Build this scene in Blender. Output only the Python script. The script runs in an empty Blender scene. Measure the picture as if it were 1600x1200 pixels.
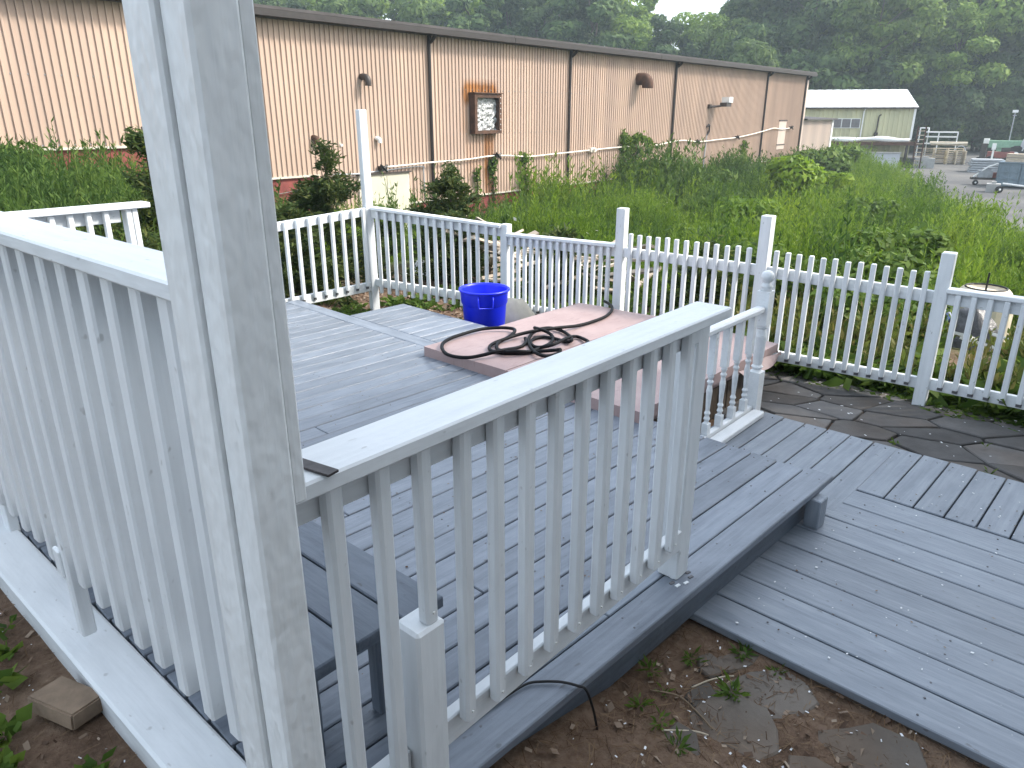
import bpy, bmesh, math, random
import numpy as np
from mathutils import Vector, Matrix

random.seed(7)
rng = np.random.default_rng(11)
SC = bpy.context.scene
COL = SC.collection
R = math.radians

# ------------------------------------------------------------------ camera
HEAD = R(41.1)                      # camera heading, counted from the +X axis (the front railing runs along X)
cam_d = bpy.data.cameras.new('camera')
cam_d.lens = 25.875
cam_d.sensor_width = 36
cam_d.clip_start = 0.05
cam_d.clip_end = 1500
cam = bpy.data.objects.new('camera', cam_d)
COL.objects.link(cam)
cam.location = (0, 0, 1.75)
cam.rotation_euler = (R(90 - 20.1), 0, HEAD - R(90))
SC.camera = cam

# ------------------------------------------------------------------ sky and sun
SUN_EL = R(42)
SUN_DIR = Vector((0.66, -0.75, 0)).normalized()       # horizontal direction towards the sun
w = bpy.data.worlds.new('World')
SC.world = w
w.use_nodes = True
wn, wl = w.node_tree.nodes, w.node_tree.links
wn.clear()
sky = wn.new('ShaderNodeTexSky')
sky.sky_type = 'NISHITA'
sky.sun_disc = False
sky.sun_elevation = SUN_EL
sky.sun_rotation = math.atan2(SUN_DIR.x, SUN_DIR.y)
sky.air_density = 1.0
sky.dust_density = 4.0
sky.ozone_density = 1.5
bg = wn.new('ShaderNodeBackground')
bg.inputs['Strength'].default_value = 0.10
veil = wn.new('ShaderNodeBackground')                  # thin even cloud in front of the blue
veil.inputs['Color'].default_value = (0.86, 0.94, 1.0, 1)
veil.inputs['Strength'].default_value = 0.54
add = wn.new('ShaderNodeAddShader')
wo = wn.new('ShaderNodeOutputWorld')
wl.new(sky.outputs[0], bg.inputs['Color'])
wl.new(bg.outputs[0], add.inputs[0])
wl.new(veil.outputs[0], add.inputs[1])
wl.new(add.outputs[0], wo.inputs['Surface'])

sd = bpy.data.lights.new('sun', 'SUN')
sd.energy = 2.7
sd.angle = R(9)
sd.color = (1.0, 0.955, 0.87)
sun = bpy.data.objects.new('sun', sd)
COL.objects.link(sun)
sun.rotation_euler = (-Vector((SUN_DIR.x * math.cos(SUN_EL), SUN_DIR.y * math.cos(SUN_EL), math.sin(SUN_EL)))).to_track_quat('-Z', 'Y').to_euler()

SC.view_settings.view_transform = 'Standard'
SC.view_settings.look = 'None'
SC.view_settings.gamma = 1
SC.view_settings.exposure = 1.15
SC.render.engine = 'CYCLES'
SC.cycles.max_bounces = 4
SC.cycles.use_light_tree = False
SC.cycles.diffuse_bounces = 2
SC.cycles.glossy_bounces = 2
SC.cycles.volume_bounces = 0
SC.cycles.transparent_max_bounces = 4

# ------------------------------------------------------------------ material helpers
class NT:
    def __init__(self, name):
        self.m = bpy.data.materials.new(name)
        self.m.use_nodes = True
        self.n, self.l = self.m.node_tree.nodes, self.m.node_tree.links
        self.b = self.n['Principled BSDF']
        self._tc = None
    def tc(self, out='Object'):
        if self._tc is None:
            self._tc = self.n.new('ShaderNodeTexCoord')
        return self._tc.outputs[out]
    def link(self, a, b):
        self.l.new(a, b)
    def mapping(self, scale=(1, 1, 1), src=None, rnd=True):
        mp = self.n.new('ShaderNodeMapping')
        mp.inputs['Scale'].default_value = scale
        self.link(src or self.tc(), mp.inputs['Vector'])
        if rnd:
            oi = self.n.new('ShaderNodeObjectInfo')
            ml = self.n.new('ShaderNodeMath'); ml.operation = 'MULTIPLY'; ml.inputs[1].default_value = 37.0
            self.link(oi.outputs['Random'], ml.inputs[0])
            self.link(ml.outputs[0], mp.inputs['Location'])
        return mp.outputs[0]
    def noise(self, vec, scale=5.0, detail=4.0, rough=0.6, dist=0.0):
        t = self.n.new('ShaderNodeTexNoise')
        t.inputs['Scale'].default_value = scale
        t.inputs['Detail'].default_value = detail
        t.inputs['Roughness'].default_value = rough
        t.inputs['Distortion'].default_value = dist
        self.link(vec, t.inputs['Vector'])
        return t.outputs['Fac']
    def ramp(self, fac, stops):
        r = self.n.new('ShaderNodeValToRGB')
        el = r.color_ramp.elements
        while len(el) < len(stops):
            el.new(0.5)
        for e, (p, c) in zip(el, stops):
            e.position = p
            e.color = (*c, 1) if len(c) == 3 else c
        self.link(fac, r.inputs[0])
        return r.outputs[0]
    def mix(self, fac, a, b, mode='MIX'):
        mx = self.n.new('ShaderNodeMix')
        mx.data_type = 'RGBA'; mx.blend_type = mode
        for v, s in ((fac, mx.inputs[0]), (a, mx.inputs[6]), (b, mx.inputs[7])):
            if isinstance(v, (int, float)):
                s.default_value = v
            elif isinstance(v, tuple):
                s.default_value = (*v, 1)
            else:
                self.link(v, s)
        return mx.outputs[2]
    def math(self, op, a, b=None, clamp=False):
        m = self.n.new('ShaderNodeMath'); m.operation = op; m.use_clamp = clamp
        for v, s in ((a, m.inputs[0]), (b, m.inputs[1])):
            if v is None: continue
            if isinstance(v, (int, float)): s.default_value = v
            else: self.link(v, s)
        return m.outputs[0]
    def rnd(self):
        return self.n.new('ShaderNodeObjectInfo').outputs['Random']
    def island(self):
        return self.n.new('ShaderNodeNewGeometry').outputs['Random Per Island']
    def bump(self, h, strength=0.3, dist=0.01, prev=None):
        b = self.n.new('ShaderNodeBump')
        b.inputs['Strength'].default_value = strength
        b.inputs['Distance'].default_value = dist
        self.link(h, b.inputs['Height'])
        if prev is not None: self.link(prev, b.inputs['Normal'])
        return b.outputs[0]
    def out(self, color=None, rough=0.6, normal=None, metal=0.0, spec=0.4):
        if isinstance(color, tuple): self.b.inputs['Base Color'].default_value = (*color, 1)
        elif color is not None: self.link(color, self.b.inputs['Base Color'])
        if isinstance(rough, (int, float)): self.b.inputs['Roughness'].default_value = rough
        else: self.link(rough, self.b.inputs['Roughness'])
        self.b.inputs['Metallic'].default_value = metal
        self.b.inputs['Specular IOR Level'].default_value = spec
        if normal is not None: self.link(normal, self.b.inputs['Normal'])
        return self.m

M = {}
def wood_paint(name, c1, c2, c3, rough, grain=0.35, worn=None, spec=0.4, amp=0.18, dent=0.45):
    t = NT(name)
    g = t.noise(t.mapping((1.6, 34, 34)), 1.6, 2.5, 0.6, 0.3)
    bl = t.noise(t.mapping((2.0, 7, 7)), 2.0, 2, 0.6)
    f = t.math('ADD', t.math('MULTIPLY', g, 0.42), t.math('MULTIPLY', bl, 0.58))
    col = t.ramp(f, [(0.34, c1), (0.5, c2), (0.66, c3)])
    tone = t.ramp(t.rnd(), [(0, (1 - amp,) * 3), (1, (1 + amp * .35,) * 3)])     # board to board tone
    col = t.mix(1.0, col, tone, 'MULTIPLY')
    dots = t.noise(t.mapping((9, 17, 17)), 2.6, 1, 0.55)
    if worn is not None:
        mk = t.ramp(dots, [(0.725, (0, 0, 0)), (0.79, (0.7, 0.7, 0.7))])
        col = t.mix(mk, col, worn)
    hgt = t.math('ADD', t.math('MULTIPLY', g, grain), t.math('MULTIPLY', dots, dent))
    b = t.bump(hgt, 0.42, 0.008)
    rr = t.math('ADD', t.math('MULTIPLY', bl, 0.25), rough - 0.12)
    return t.out(col, rr, b, spec=spec)
M['white'] = wood_paint('white_painted_wood', (0.65, 0.68, 0.70), (0.705, 0.735, 0.755), (0.745, 0.775, 0.795), 0.45, 0.4, (0.42, 0.43, 0.43), amp=0.07)
M['post'] = wood_paint('thick_white_paint_on_post', (0.66, 0.68, 0.68), (0.715, 0.735, 0.74), (0.75, 0.775, 0.78), 0.42, 0.4, (0.58, 0.60, 0.60), amp=0.03, dent=1.5)
M['deck'] = wood_paint('grey_blue_deck_paint', (0.122, 0.144, 0.178), (0.170, 0.197, 0.238), (0.212, 0.242, 0.288), 0.40, 0.6, (0.08, 0.088, 0.10), spec=0.5, amp=0.20)
M['deck_pale'] = wood_paint('worn_grey_deck_paint', (0.150, 0.176, 0.212), (0.192, 0.221, 0.260), (0.245, 0.275, 0.314), 0.40, 0.6, (0.09, 0.097, 0.108), spec=0.5, amp=0.20)
M['deck_dark'] = wood_paint('dark_slate_bench_paint', (0.075, 0.092, 0.118), (0.108, 0.13, 0.162), (0.135, 0.16, 0.195), 0.5, 0.45, (0.05, 0.055, 0.06))
M['brown_wood'] = wood_paint('weathered_brown_wood', (0.045, 0.034, 0.026), (0.085, 0.064, 0.048), (0.13, 0.10, 0.078), 0.7, 0.7, (0.03, 0.025, 0.02))
M['scrap_wood'] = wood_paint('bleached_scrap_wood', (0.26, 0.20, 0.15), (0.46, 0.39, 0.31), (0.60, 0.54, 0.46), 0.75, 0.5, (0.12, 0.09, 0.07), amp=0.5)
M['pallet'] = wood_paint('pale_pallet_wood', (0.34, 0.27, 0.18), (0.50, 0.42, 0.31), (0.62, 0.55, 0.44), 0.75, 0.5, None, amp=0.2)

def simple(name, col, rough=0.6, metal=0.0, var=0.15, scale=6.0, bump=0.15, bscale=40.0, bdist=0.004, spec=0.4, rnd=0.0):
    t = NT(name)
    v = t.mapping((1, 1, 1))
    n = t.noise(v, scale, 5, 0.6)
    c = t.ramp(n, [(0.3, tuple(x * (1 - var) for x in col)), (0.7, tuple(min(x * (1 + var), 1) for x in col))])
    if rnd:
        c = t.mix(1.0, c, t.ramp(t.rnd(), [(0, (1 - rnd,) * 3), (1, (1 + rnd * .5,) * 3)]), 'MULTIPLY')
    b = t.bump(t.noise(v, bscale, 4, 0.6), bump, bdist) if bump else None
    return t.out(c, rough, b, metal, spec)
M['bare_spot'] = simple('bare_end_grain', (0.13, 0.13, 0.14), 0.8)  # plain dark grey for screw heads, chips and the marks below pickets
M['plastic_blue'] = simple('blue_plastic', (0.005, 0.020, 0.72), 0.38, var=0.06, scale=3, bump=0.05, spec=0.5)
M['rubber'] = simple('black_hose_rubber', (0.004, 0.0045, 0.006), 0.5, var=0.3, bump=0.1, spec=0.15)
M['black'] = simple('black_cable', (0.008, 0.008, 0.009), 0.45, var=0.2)
M['dark_metal'] = simple('dark_brown_metal', (0.055, 0.046, 0.042), 0.5, 0.3)
M['plate'] = simple('oxidised_steel_plate', (0.060, 0.052, 0.052), 0.45, 0.5, var=0.4, scale=30)
M['gutter'] = simple('dark_brown_gutter', (0.020, 0.016, 0.015), 0.5, 0.0, var=0.25)
M['roof_dark'] = simple('grey_roof_edge', (0.050, 0.045, 0.045), 0.65, 0.0, var=0.3, scale=2)
M['rust'] = simple('rusted_steel', (0.085, 0.044, 0.028), 0.8, 0.2, var=0.5, scale=5)
M['pvc'] = simple('cream_pipe', (0.72, 0.66, 0.57), 0.5, var=0.08)
M['white_bits'] = simple('white_metal', (0.75, 0.76, 0.74), 0.5, var=0.08)
M['house_siding'] = simple('grey_clapboard', (0.60, 0.61, 0.60), 0.7, var=0.1, bump=0.0)  # siding of the unseen building added to shade the deck
M['door'] = simple('cream_door_paint', (0.52, 0.50, 0.39), 0.5, var=0.08, scale=2, bump=0.03)
M['ledge'] = simple('pale_ledge', (0.55, 0.50, 0.42), 0.6)
M['cream'] = simple('cream_plastic', (0.66, 0.58, 0.46), 0.5, var=0.1)
M['tarp_beige'] = simple('beige_cloth', (0.46, 0.43, 0.36), 0.8, var=0.15, scale=8)
M['tarp_blue'] = simple('blue_plastic_sheet', (0.03, 0.07, 0.22), 0.45, var=0.3, scale=9)
M['bag'] = simple('grey_rubbish_bag', (0.06, 0.062, 0.068), 0.35, var=0.6, scale=14, bump=0.6, bscale=20, bdist=0.02)
M['paper'] = simple('white_board', (0.72, 0.72, 0.70), 0.6, var=0.1)
M['concrete'] = simple('grey_concrete', (0.32, 0.32, 0.31), 0.85, var=0.2, scale=3)
M['concrete_pale'] = simple('pale_concrete', (0.42, 0.44, 0.47), 0.8, var=0.12, scale=1.2)
M['steel_grey'] = simple('grey_steel', (0.34, 0.36, 0.38), 0.5, 0.2, var=0.2)
M['container'] = simple('faded_blue_steel', (0.17, 0.225, 0.265), 0.6, 0.1, var=0.25, scale=3)
M['green_paint'] = simple('pale_green_paint', (0.20, 0.36, 0.25), 0.5, var=0.15)
M['red_paint'] = simple('red_paint', (0.20, 0.06, 0.05), 0.5, var=0.2)
M['white_roof'] = simple('white_roof_sheet', (0.66, 0.68, 0.70), 0.45, var=0.05, bump=0.0)
M['brick_tan'] = simple('tan_concrete_paver', (0.225, 0.165, 0.115), 0.9, var=0.22, scale=14, bump=0.5, bscale=90)
M['foil'] = simple('crumpled_foil', (0.36, 0.37, 0.37), 0.4, 0.6, var=0.6, scale=18, bump=1.0, bscale=16, bdist=0.05)
M['bark'] = simple('tree_bark', (0.085, 0.070, 0.055), 0.9, var=0.35, scale=9, bump=0.8, bscale=12, bdist=0.05)
M['twig'] = simple('dry_twig', (0.18, 0.13, 0.085), 0.85, var=0.3)
M['glass'] = simple('grey_window_glass', (0.13, 0.125, 0.13), 0.25, var=0.2, bump=0.0, spec=0.5)

def flagstone(name, base, rnd=0.35):
    t = NT(name)
    v = t.mapping((1, 1, 1))
    n1 = t.noise(v, 3.0, 6, 0.65)
    n2 = t.noise(v, 30, 4, 0.6)
    c = t.ramp(n1, [(0.3, tuple(x * 0.72 for x in base)), (0.55, base), (0.75, tuple(x * 1.25 for x in base))])
    warm = t.ramp(t.noise(v, 1.3, 3), [(0.45, (1, 1, 1)), (0.7, (1.15, 0.98, 0.84))])
    c = t.mix(1.0, c, warm, 'MULTIPLY')
    c = t.mix(1.0, c, t.ramp(t.rnd(), [(0, (1 - rnd,) * 3), (1, (1 + rnd * .4,) * 3)]), 'MULTIPLY')
    b = t.bump(n1, 0.5, 0.02)
    b = t.bump(n2, 0.3, 0.006, b)
    return t.out(c, 0.93, b, spec=0.2)
M['flag'] = flagstone('patio_flagstone', (0.140, 0.136, 0.134))
M['flag_soil'] = flagstone('muddy_garden_flagstone', (0.145, 0.127, 0.110))

def vinyl():
    t = NT('dusty_pink_vinyl')
    v = t.mapping((1, 1, 1))
    n = t.noise(v, 2.5, 5, 0.6)
    st = t.noise(t.mapping((3, 16, 3)), 2.0, 4, 0.6)
    c = t.ramp(n, [(0.3, (0.315, 0.228, 0.222)), (0.65, (0.405, 0.305, 0.295))])
    mk = t.ramp(st, [(0.58, (0, 0, 0)), (0.70, (1, 1, 1))])
    c = t.mix(t.math('MULTIPLY', mk, 0.5), c, (0.22, 0.15, 0.147))
    b = t.bump(n, 0.3, 0.02)
    b = t.bump(t.noise(v, 160, 2), 0.12, 0.001, b)
    return t.out(c, 0.5, b, spec=0.35)
M['vinyl'] = vinyl()

def siding(name, base, stain=False, rib_dark=0.8):
    t = NT(name)
    v = t.mapping((1, 1, 1), rnd=False)
    n = t.noise(t.mapping((0.7, 1, 0.25), rnd=False), 1.3, 5, 0.6)
    c = t.ramp(n, [(0.3, tuple(x * 0.90 for x in base)), (0.7, tuple(x * 1.05 for x in base))])
    sh_ = t.noise(t.mapping((1.15, 1, 0.04), rnd=False), 1.0, 1, 0.4)
    c = t.mix(1.0, c, t.ramp(sh_, [(0.35, (.90, .90, .91)), (0.65, (1.07, 1.06, 1.04))]), 'MULTIPLY')
    drip = t.noise(t.mapping((9, 1, 0.35), rnd=False), 1.0, 4, 0.6)
    mk = t.ramp(drip, [(0.55, (0, 0, 0)), (0.8, (1, 1, 1))])
    c = t.mix(t.math('MULTIPLY', mk, 0.15), c, tuple(x * 0.6 for x in base))
    if stain:
        # rust runs round the extractor box and below it, in the wall's own coordinates (x along, z up)
        s = t.n.new('ShaderNodeSeparateXYZ')
        t.link(t.tc(), s.inputs[0])
        def band(val, lo, hi, soft):
            a = t.n.new('ShaderNodeMapRange'); a.interpolation_type = 'SMOOTHSTEP'
            a.inputs['From Min'].default_value = lo - soft; a.inputs['From Max'].default_value = lo + soft
            t.link(val, a.inputs['Value'])
            b2 = t.n.new('ShaderNodeMapRange'); b2.interpolation_type = 'SMOOTHSTEP'
            b2.inputs['From Min'].default_value = hi - soft; b2.inputs['From Max'].default_value = hi + soft
            b2.inputs['To Min'].default_value = 1; b2.inputs['To Max'].default_value = 0
            t.link(val, b2.inputs['Value'])
            return t.math('MULTIPLY', a.outputs[0], b2.outputs[0])
        sn = t.noise(t.mapping((13, 1, 1.0), rnd=False), 1.0, 4, 0.7)
        up = t.math('MULTIPLY', band(s.outputs['X'], 17.45, 18.95, 0.18), band(s.outputs['Z'], 2.15, 2.62, 0.22))
        lf = t.math('MULTIPLY', band(s.outputs['X'], 17.35, 17.65, 0.15), band(s.outputs['Z'], 1.2, 2.4, 0.3))
        dn = t.math('MULTIPLY', band(s.outputs['X'], 18.35, 18.85, 0.10), band(s.outputs['Z'], -0.75, 1.35, 0.15))
        dn2 = t.math('MULTIPLY', band(s.outputs['X'], 17.5, 18.6, 0.2), band(s.outputs['Z'], -0.2, 1.3, 0.5))
        k = t.math('ADD', t.math('ADD', t.math('MULTIPLY', up, 1.7), t.math('MULTIPLY', lf, 0.35)), t.math('ADD', t.math('MULTIPLY', dn, 0.75), t.math('MULTIPLY', dn2, 0.28)))
        k = t.math('MULTIPLY', k, t.math('ADD', sn, 0.42), clamp=True)
        c = t.mix(k, c, t.ramp(sn, [(0.35, (0.12, 0.045, 0.016)), (0.65, (0.40, 0.17, 0.045))]))
    return t.out(c, 0.55, None, spec=0.3)
M['siding'] = siding('salmon_tan_siding', (0.465, 0.345, 0.272), True)
M['siding_plain'] = siding('pale_tan_siding', (0.49, 0.40, 0.34))
M['shed_wall'] = siding('yellow_green_siding', (0.50, 0.49, 0.315))

def brickwork():
    t = NT('dark_red_brick')
    v = t.mapping((1, 1, 1), rnd=False)
    n = t.noise(v, 5, 5, 0.6)
    c = t.ramp(n, [(0.3, (0.13, 0.030, 0.026)), (0.7, (0.24, 0.062, 0.052))])
    return t.out(c, 0.8, t.bump(n, 0.3, 0.01))
M['brick_red'] = brickwork()

def soil():
    t = NT('soil_and_field')
    v = t.mapping((1, 1, 1), rnd=False)
    n1 = t.noise(v, 2.2, 6, 0.65)
    n2 = t.noise(v, 28, 6, 0.7)
    f = t.math('ADD', t.math('MULTIPLY', n1, 0.5), t.math('MULTIPLY', n2, 0.5))
    br = t.ramp(f, [(0.34, (0.078, 0.048, 0.032)), (0.5, (0.160, 0.104, 0.070)), (0.66, (0.25, 0.176, 0.124))])
    gr = t.ramp(f, [(0.34, (0.028, 0.040, 0.012)), (0.5, (0.05, 0.075, 0.02)), (0.66, (0.085, 0.105, 0.035))])
    at = t.n.new('ShaderNodeAttribute'); at.attribute_name = 'grassy'
    c = t.mix(at.outputs['Fac'], br, gr)
    b = t.bump(n2, 0.8, 0.03)
    b = t.bump(t.noise(v, 140, 4, 0.7), 0.6, 0.008, b)
    return t.out(c, 0.95, b, spec=0.2)
M['soil'] = soil()

def lotmat():
    t = NT('worn_grey_asphalt')
    v = t.mapping((1, 1, 1), rnd=False)
    n1 = t.noise(v, 0.25, 5, 0.6)
    n2 = t.noise(v, 9, 5, 0.7)
    f = t.math('ADD', t.math('MULTIPLY', n1, 0.6), t.math('MULTIPLY', n2, 0.4))
    c = t.ramp(f, [(0.35, (0.045, 0.045, 0.048)), (0.5, (0.078, 0.077, 0.077)), (0.65, (0.135, 0.128, 0.116))])
    return t.out(c, 0.9, t.bump(n2, 0.4, 0.02))
M['lot'] = lotmat()

def leaf(name, dark, mid, light, trans=0.35, rough=0.5, varobj=0.25, patch=None):
    t = NT(name)
    c = t.ramp(t.island(), [(0.0, dark), (0.5, mid), (1.0, light)])
    if patch:
        pn = t.noise(t.mapping((1, 1, .2), rnd=False), patch, 3, 0.6)
        c = t.mix(1.0, c, t.ramp(pn, [(0.32, (0.50, 0.60, 0.60)), (0.5, (1.0, 1.0, 1.0)), (0.68, (1.45, 1.28, 1.0))]), 'MULTIPLY')
    if varobj:
        c = t.mix(1.0, c, t.ramp(t.rnd(), [(0, (1 - varobj, 1 - varobj, 1 - varobj * .6)), (1, (1 + varobj, 1 + varobj * .8, 1))]), 'MULTIPLY')
    t.out(c, rough, None, spec=0.15)
    tr = t.n.new('ShaderNodeBsdfTranslucent')
    t.link(c, tr.inputs['Color'])
    mx = t.n.new('ShaderNodeMixShader')
    mx.inputs[0].default_value = trans
    t.link(t.b.outputs[0], mx.inputs[1]); t.link(tr.outputs[0], mx.inputs[2])
    t.link(mx.outputs[0], t.n['Material Output'].inputs['Surface'])
    return t.m
M['leaf_tree'] = leaf('woodland_leaves', (0.075, 0.135, 0.034), (0.130, 0.215, 0.052), (0.205, 0.295, 0.080), 0.45, 0.55, 0.5)
M['leaf_tree_dark'] = leaf('dark_woodland_leaves', (0.042, 0.080, 0.034), (0.072, 0.128, 0.048), (0.115, 0.180, 0.064), 0.4, 0.6, 0.35)
M['leaf_weed'] = leaf('field_weed_leaves', (0.080, 0.148, 0.016), (0.126, 0.212, 0.024), (0.182, 0.268, 0.040), 0.48, 0.6, 0.0, 0.45)
M['leaf_weed_dark'] = leaf('tall_weed_leaves', (0.042, 0.084, 0.020), (0.072, 0.134, 0.030), (0.115, 0.180, 0.042), 0.42, 0.6, 0.0, 0.5)
M['leaf_low'] = leaf('low_plant_leaves', (0.052, 0.100, 0.018), (0.095, 0.165, 0.028), (0.145, 0.215, 0.038), 0.42, 0.6, 0.15)
M['leaf_conifer'] = leaf('conifer_sprays', (0.028, 0.052, 0.017), (0.058, 0.094, 0.026), (0.115, 0.135, 0.038), 0.35, 0.6, 0.15)
M['leaf_lime'] = leaf('lime_leaves', (0.11, 0.19, 0.014), (0.17, 0.27, 0.020), (0.24, 0.33, 0.03), 0.45, 0.5, 0.0)
M['leaf_rusty'] = leaf('reddish_weed_leaves', (0.08, 0.10, 0.024), (0.12, 0.155, 0.032), (0.19, 0.16, 0.055), 0.4, 0.6, 0.0)
M['chips'] = leaf('wood_chip_mulch', (0.075, 0.048, 0.034), (0.17, 0.115, 0.082), (0.36, 0.29, 0.22), 0.0, 0.9, 0.0)
M['needles'] = leaf('dry_pine_needles', (0.06, 0.034, 0.020), (0.125, 0.075, 0.042), (0.24, 0.165, 0.10), 0.0, 0.9, 0.0)
M['flakes'] = leaf('white_paint_flakes', (0.55, 0.56, 0.57), (0.68, 0.69, 0.70), (0.78, 0.79, 0.8), 0.0, 0.6, 0.0)
M['flower'] = leaf('pale_seed_heads', (0.35, 0.36, 0.30), (0.48, 0.48, 0.42), (0.60, 0.6, 0.56), 0.2, 0.7, 0.0)

# ------------------------------------------------------------------ object helpers
def tag(o, label=None, cat=None, group=None, kind=None):
    if label: o['label'] = label
    if cat: o['category'] = cat
    if group: o['group'] = group
    if kind: o['kind'] = kind
    return o
def thing(name, label, cat, loc=(0, 0, 0), group=None):
    o = bpy.data.objects.new(name, None)
    o.empty_display_size = 0.1
    COL.objects.link(o)
    o.location = loc
    return tag(o, label, cat, group)
def wloc(p):
    v = Vector((0, 0, 0))
    while p is not None:
        v = v + p.location
        p = p.parent
    return v
def link(o, parent, world):
    """world: 4x4 of the object; all parents are unrotated here"""
    COL.objects.link(o)
    m = world.copy()
    if parent is not None:
        m.translation = m.translation - wloc_full(parent)
        o.parent = parent
        pm = full_rot(parent)
        m = pm.inverted() @ m if pm is not None else m
    o.matrix_basis = m
    return o
def wloc_full(p):
    return p['_w'].translation if False else FULL.get(p.name, Matrix.Translation(wloc(p))).translation
FULL = {}
def full_rot(p):
    m = FULL.get(p.name)
    if m is None: return None
    r = m.to_3x3().to_4x4()
    return r
_mc = {}
def box_mesh(l, a, b, mat, bev=0.004, seg=1):
    k = (round(l, 4), round(a, 4), round(b, 4), mat, bev, seg)
    if k in _mc: return _mc[k]
    bm = bmesh.new()
    bmesh.ops.create_cube(bm, size=1)
    for v in bm.verts:
        v.co = Vector((v.co.x * l, v.co.y * a, v.co.z * b))
    if bev:
        bmesh.ops.bevel(bm, geom=bm.edges[:], offset=min(bev, a * .3, b * .3), segments=seg, affect='EDGES', profile=0.6)
    me = bpy.data.meshes.new(mat + '_piece')
    bm.to_mesh(me); bm.free()
    me.materials.append(M[mat])
    _mc[k] = me
    return me
def frame(d, up=(0, 0, 1), roll=0.0):
    d = Vector(d).normalized()
    up = Vector(up)
    if abs(d.dot(up)) > 0.999:
        up = Vector((-math.sin(roll), math.cos(roll), 0))
        s = up; t = d.cross(s)
        return Matrix((d, s, t)).transposed()
    s = up.cross(d).normalized()
    t = d.cross(s)
    m = Matrix((d, s, t)).transposed()
    if roll: m = m @ Matrix.Rotation(roll, 3, 'X')
    return m
def beam(parent, name, A, B, wd, ht, mat, bev=0.004, roll=0.0, seg=1):
    """bar from A to B, wd across (horizontal), ht tall; for an upright bar roll turns it about z"""
    A, B = Vector(A), Vector(B)
    me = box_mesh((B - A).length, wd, ht, mat, bev, seg)
    o = bpy.data.objects.new(name, me)
    m = frame(B - A, roll=roll).to_4x4()
    m.translation = (A + B) / 2
    link(o, parent, m)
    FULL[o.name] = m
    return o
def block(parent, name, x0, x1, y0, y1, z0, z1, mat, bev=0.004):
    if (x1 - x0) >= (y1 - y0):
        return beam(parent, name, (x0, (y0 + y1) / 2, (z0 + z1) / 2), (x1, (y0 + y1) / 2, (z0 + z1) / 2), y1 - y0, z1 - z0, mat, bev)
    return beam(parent, name, ((x0 + x1) / 2, y0, (z0 + z1) / 2), ((x0 + x1) / 2, y1, (z0 + z1) / 2), x1 - x0, z1 - z0, mat, bev)
def upright(parent, name, x, y, z0, z1, wx, wy, mat, bev=0.004, roll=0.0, lean=(0, 0)):
    # local axes: x up, y -> side, z -> other side
    return beam(parent, name, (x, y, z0), (x + lean[0], y + lean[1], z1), wy, wx, mat, bev, roll)
def mesh_obj(name, V, F, mat, parent=None, world=None, smooth=False):
    me = bpy.data.meshes.new(name)
    me.from_pydata([tuple(v) for v in V], [], [tuple(f) for f in F])
    me.materials.append(M[mat] if isinstance(mat, str) else mat)
    if smooth:
        me.polygons.foreach_set('use_smooth', [True] * len(me.polygons))
    o = bpy.data.objects.new(name, me)
    m = world or Matrix()
    link(o, parent, m)
    FULL[o.name] = m
    return o
def np_mesh(name, V, k=4):
    """V: (n*k,3) array of separate k-gons"""
    n = len(V) // k
    me = bpy.data.meshes.new(name)
    me.vertices.add(n * k); me.loops.add(n * k); me.polygons.add(n)
    me.vertices.foreach_set('co', np.asarray(V, dtype=np.float32).ravel())
    me.loops.foreach_set('vertex_index', np.arange(n * k, dtype=np.int32))
    me.polygons.foreach_set('loop_start', np.arange(0, n * k, k, dtype=np.int32))
    me.polygons.foreach_set('loop_total', np.full(n, k, dtype=np.int32))
    me.update()
    return me
def np_obj(name, V, mat, parent=None, loc=(0, 0, 0), k=4):
    me = np_mesh(name, V, k)
    me.materials.append(M[mat])
    o = bpy.data.objects.new(name, me)
    link(o, parent, Matrix.Translation(Vector(loc)))
    FULL[o.name] = Matrix.Translation(Vector(loc))
    return o
def unit(a):
    return a / np.maximum(np.linalg.norm(a, axis=-1, keepdims=True), 1e-9)
def diamonds(C, D, L, W, r=rng, fold=0.0):
    """leaf-like rhombi: centres C, long direction D, half length L, half width W"""
    D = unit(D)
    q = unit(np.cross(D, r.normal(size=C.shape)))
    L = np.asarray(L).reshape(-1, 1); W = np.asarray(W).reshape(-1, 1)
    V = np.stack([C - D * L, C + q * W - D * L * .15, C + D * L, C - q * W - D * L * .15], 1)
    return V.reshape(-1, 3)
def catmull(P, n=8):
    P = [np.array(p, float) for p in P]
    P = [2 * P[0] - P[1]] + P + [2 * P[-1] - P[-2]]
    out = []
    for i in range(1, len(P) - 2):
        for j in range(n):
            t = j / n
            a, b, c, d = P[i - 1], P[i], P[i + 1], P[i + 2]
            out.append(0.5 * ((2 * b) + (-a + c) * t + (2 * a - 5 * b + 4 * c - d) * t * t + (-a + 3 * b - 3 * c + d) * t ** 3))
    out.append(P[-2])
    return np.array(out)
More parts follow.
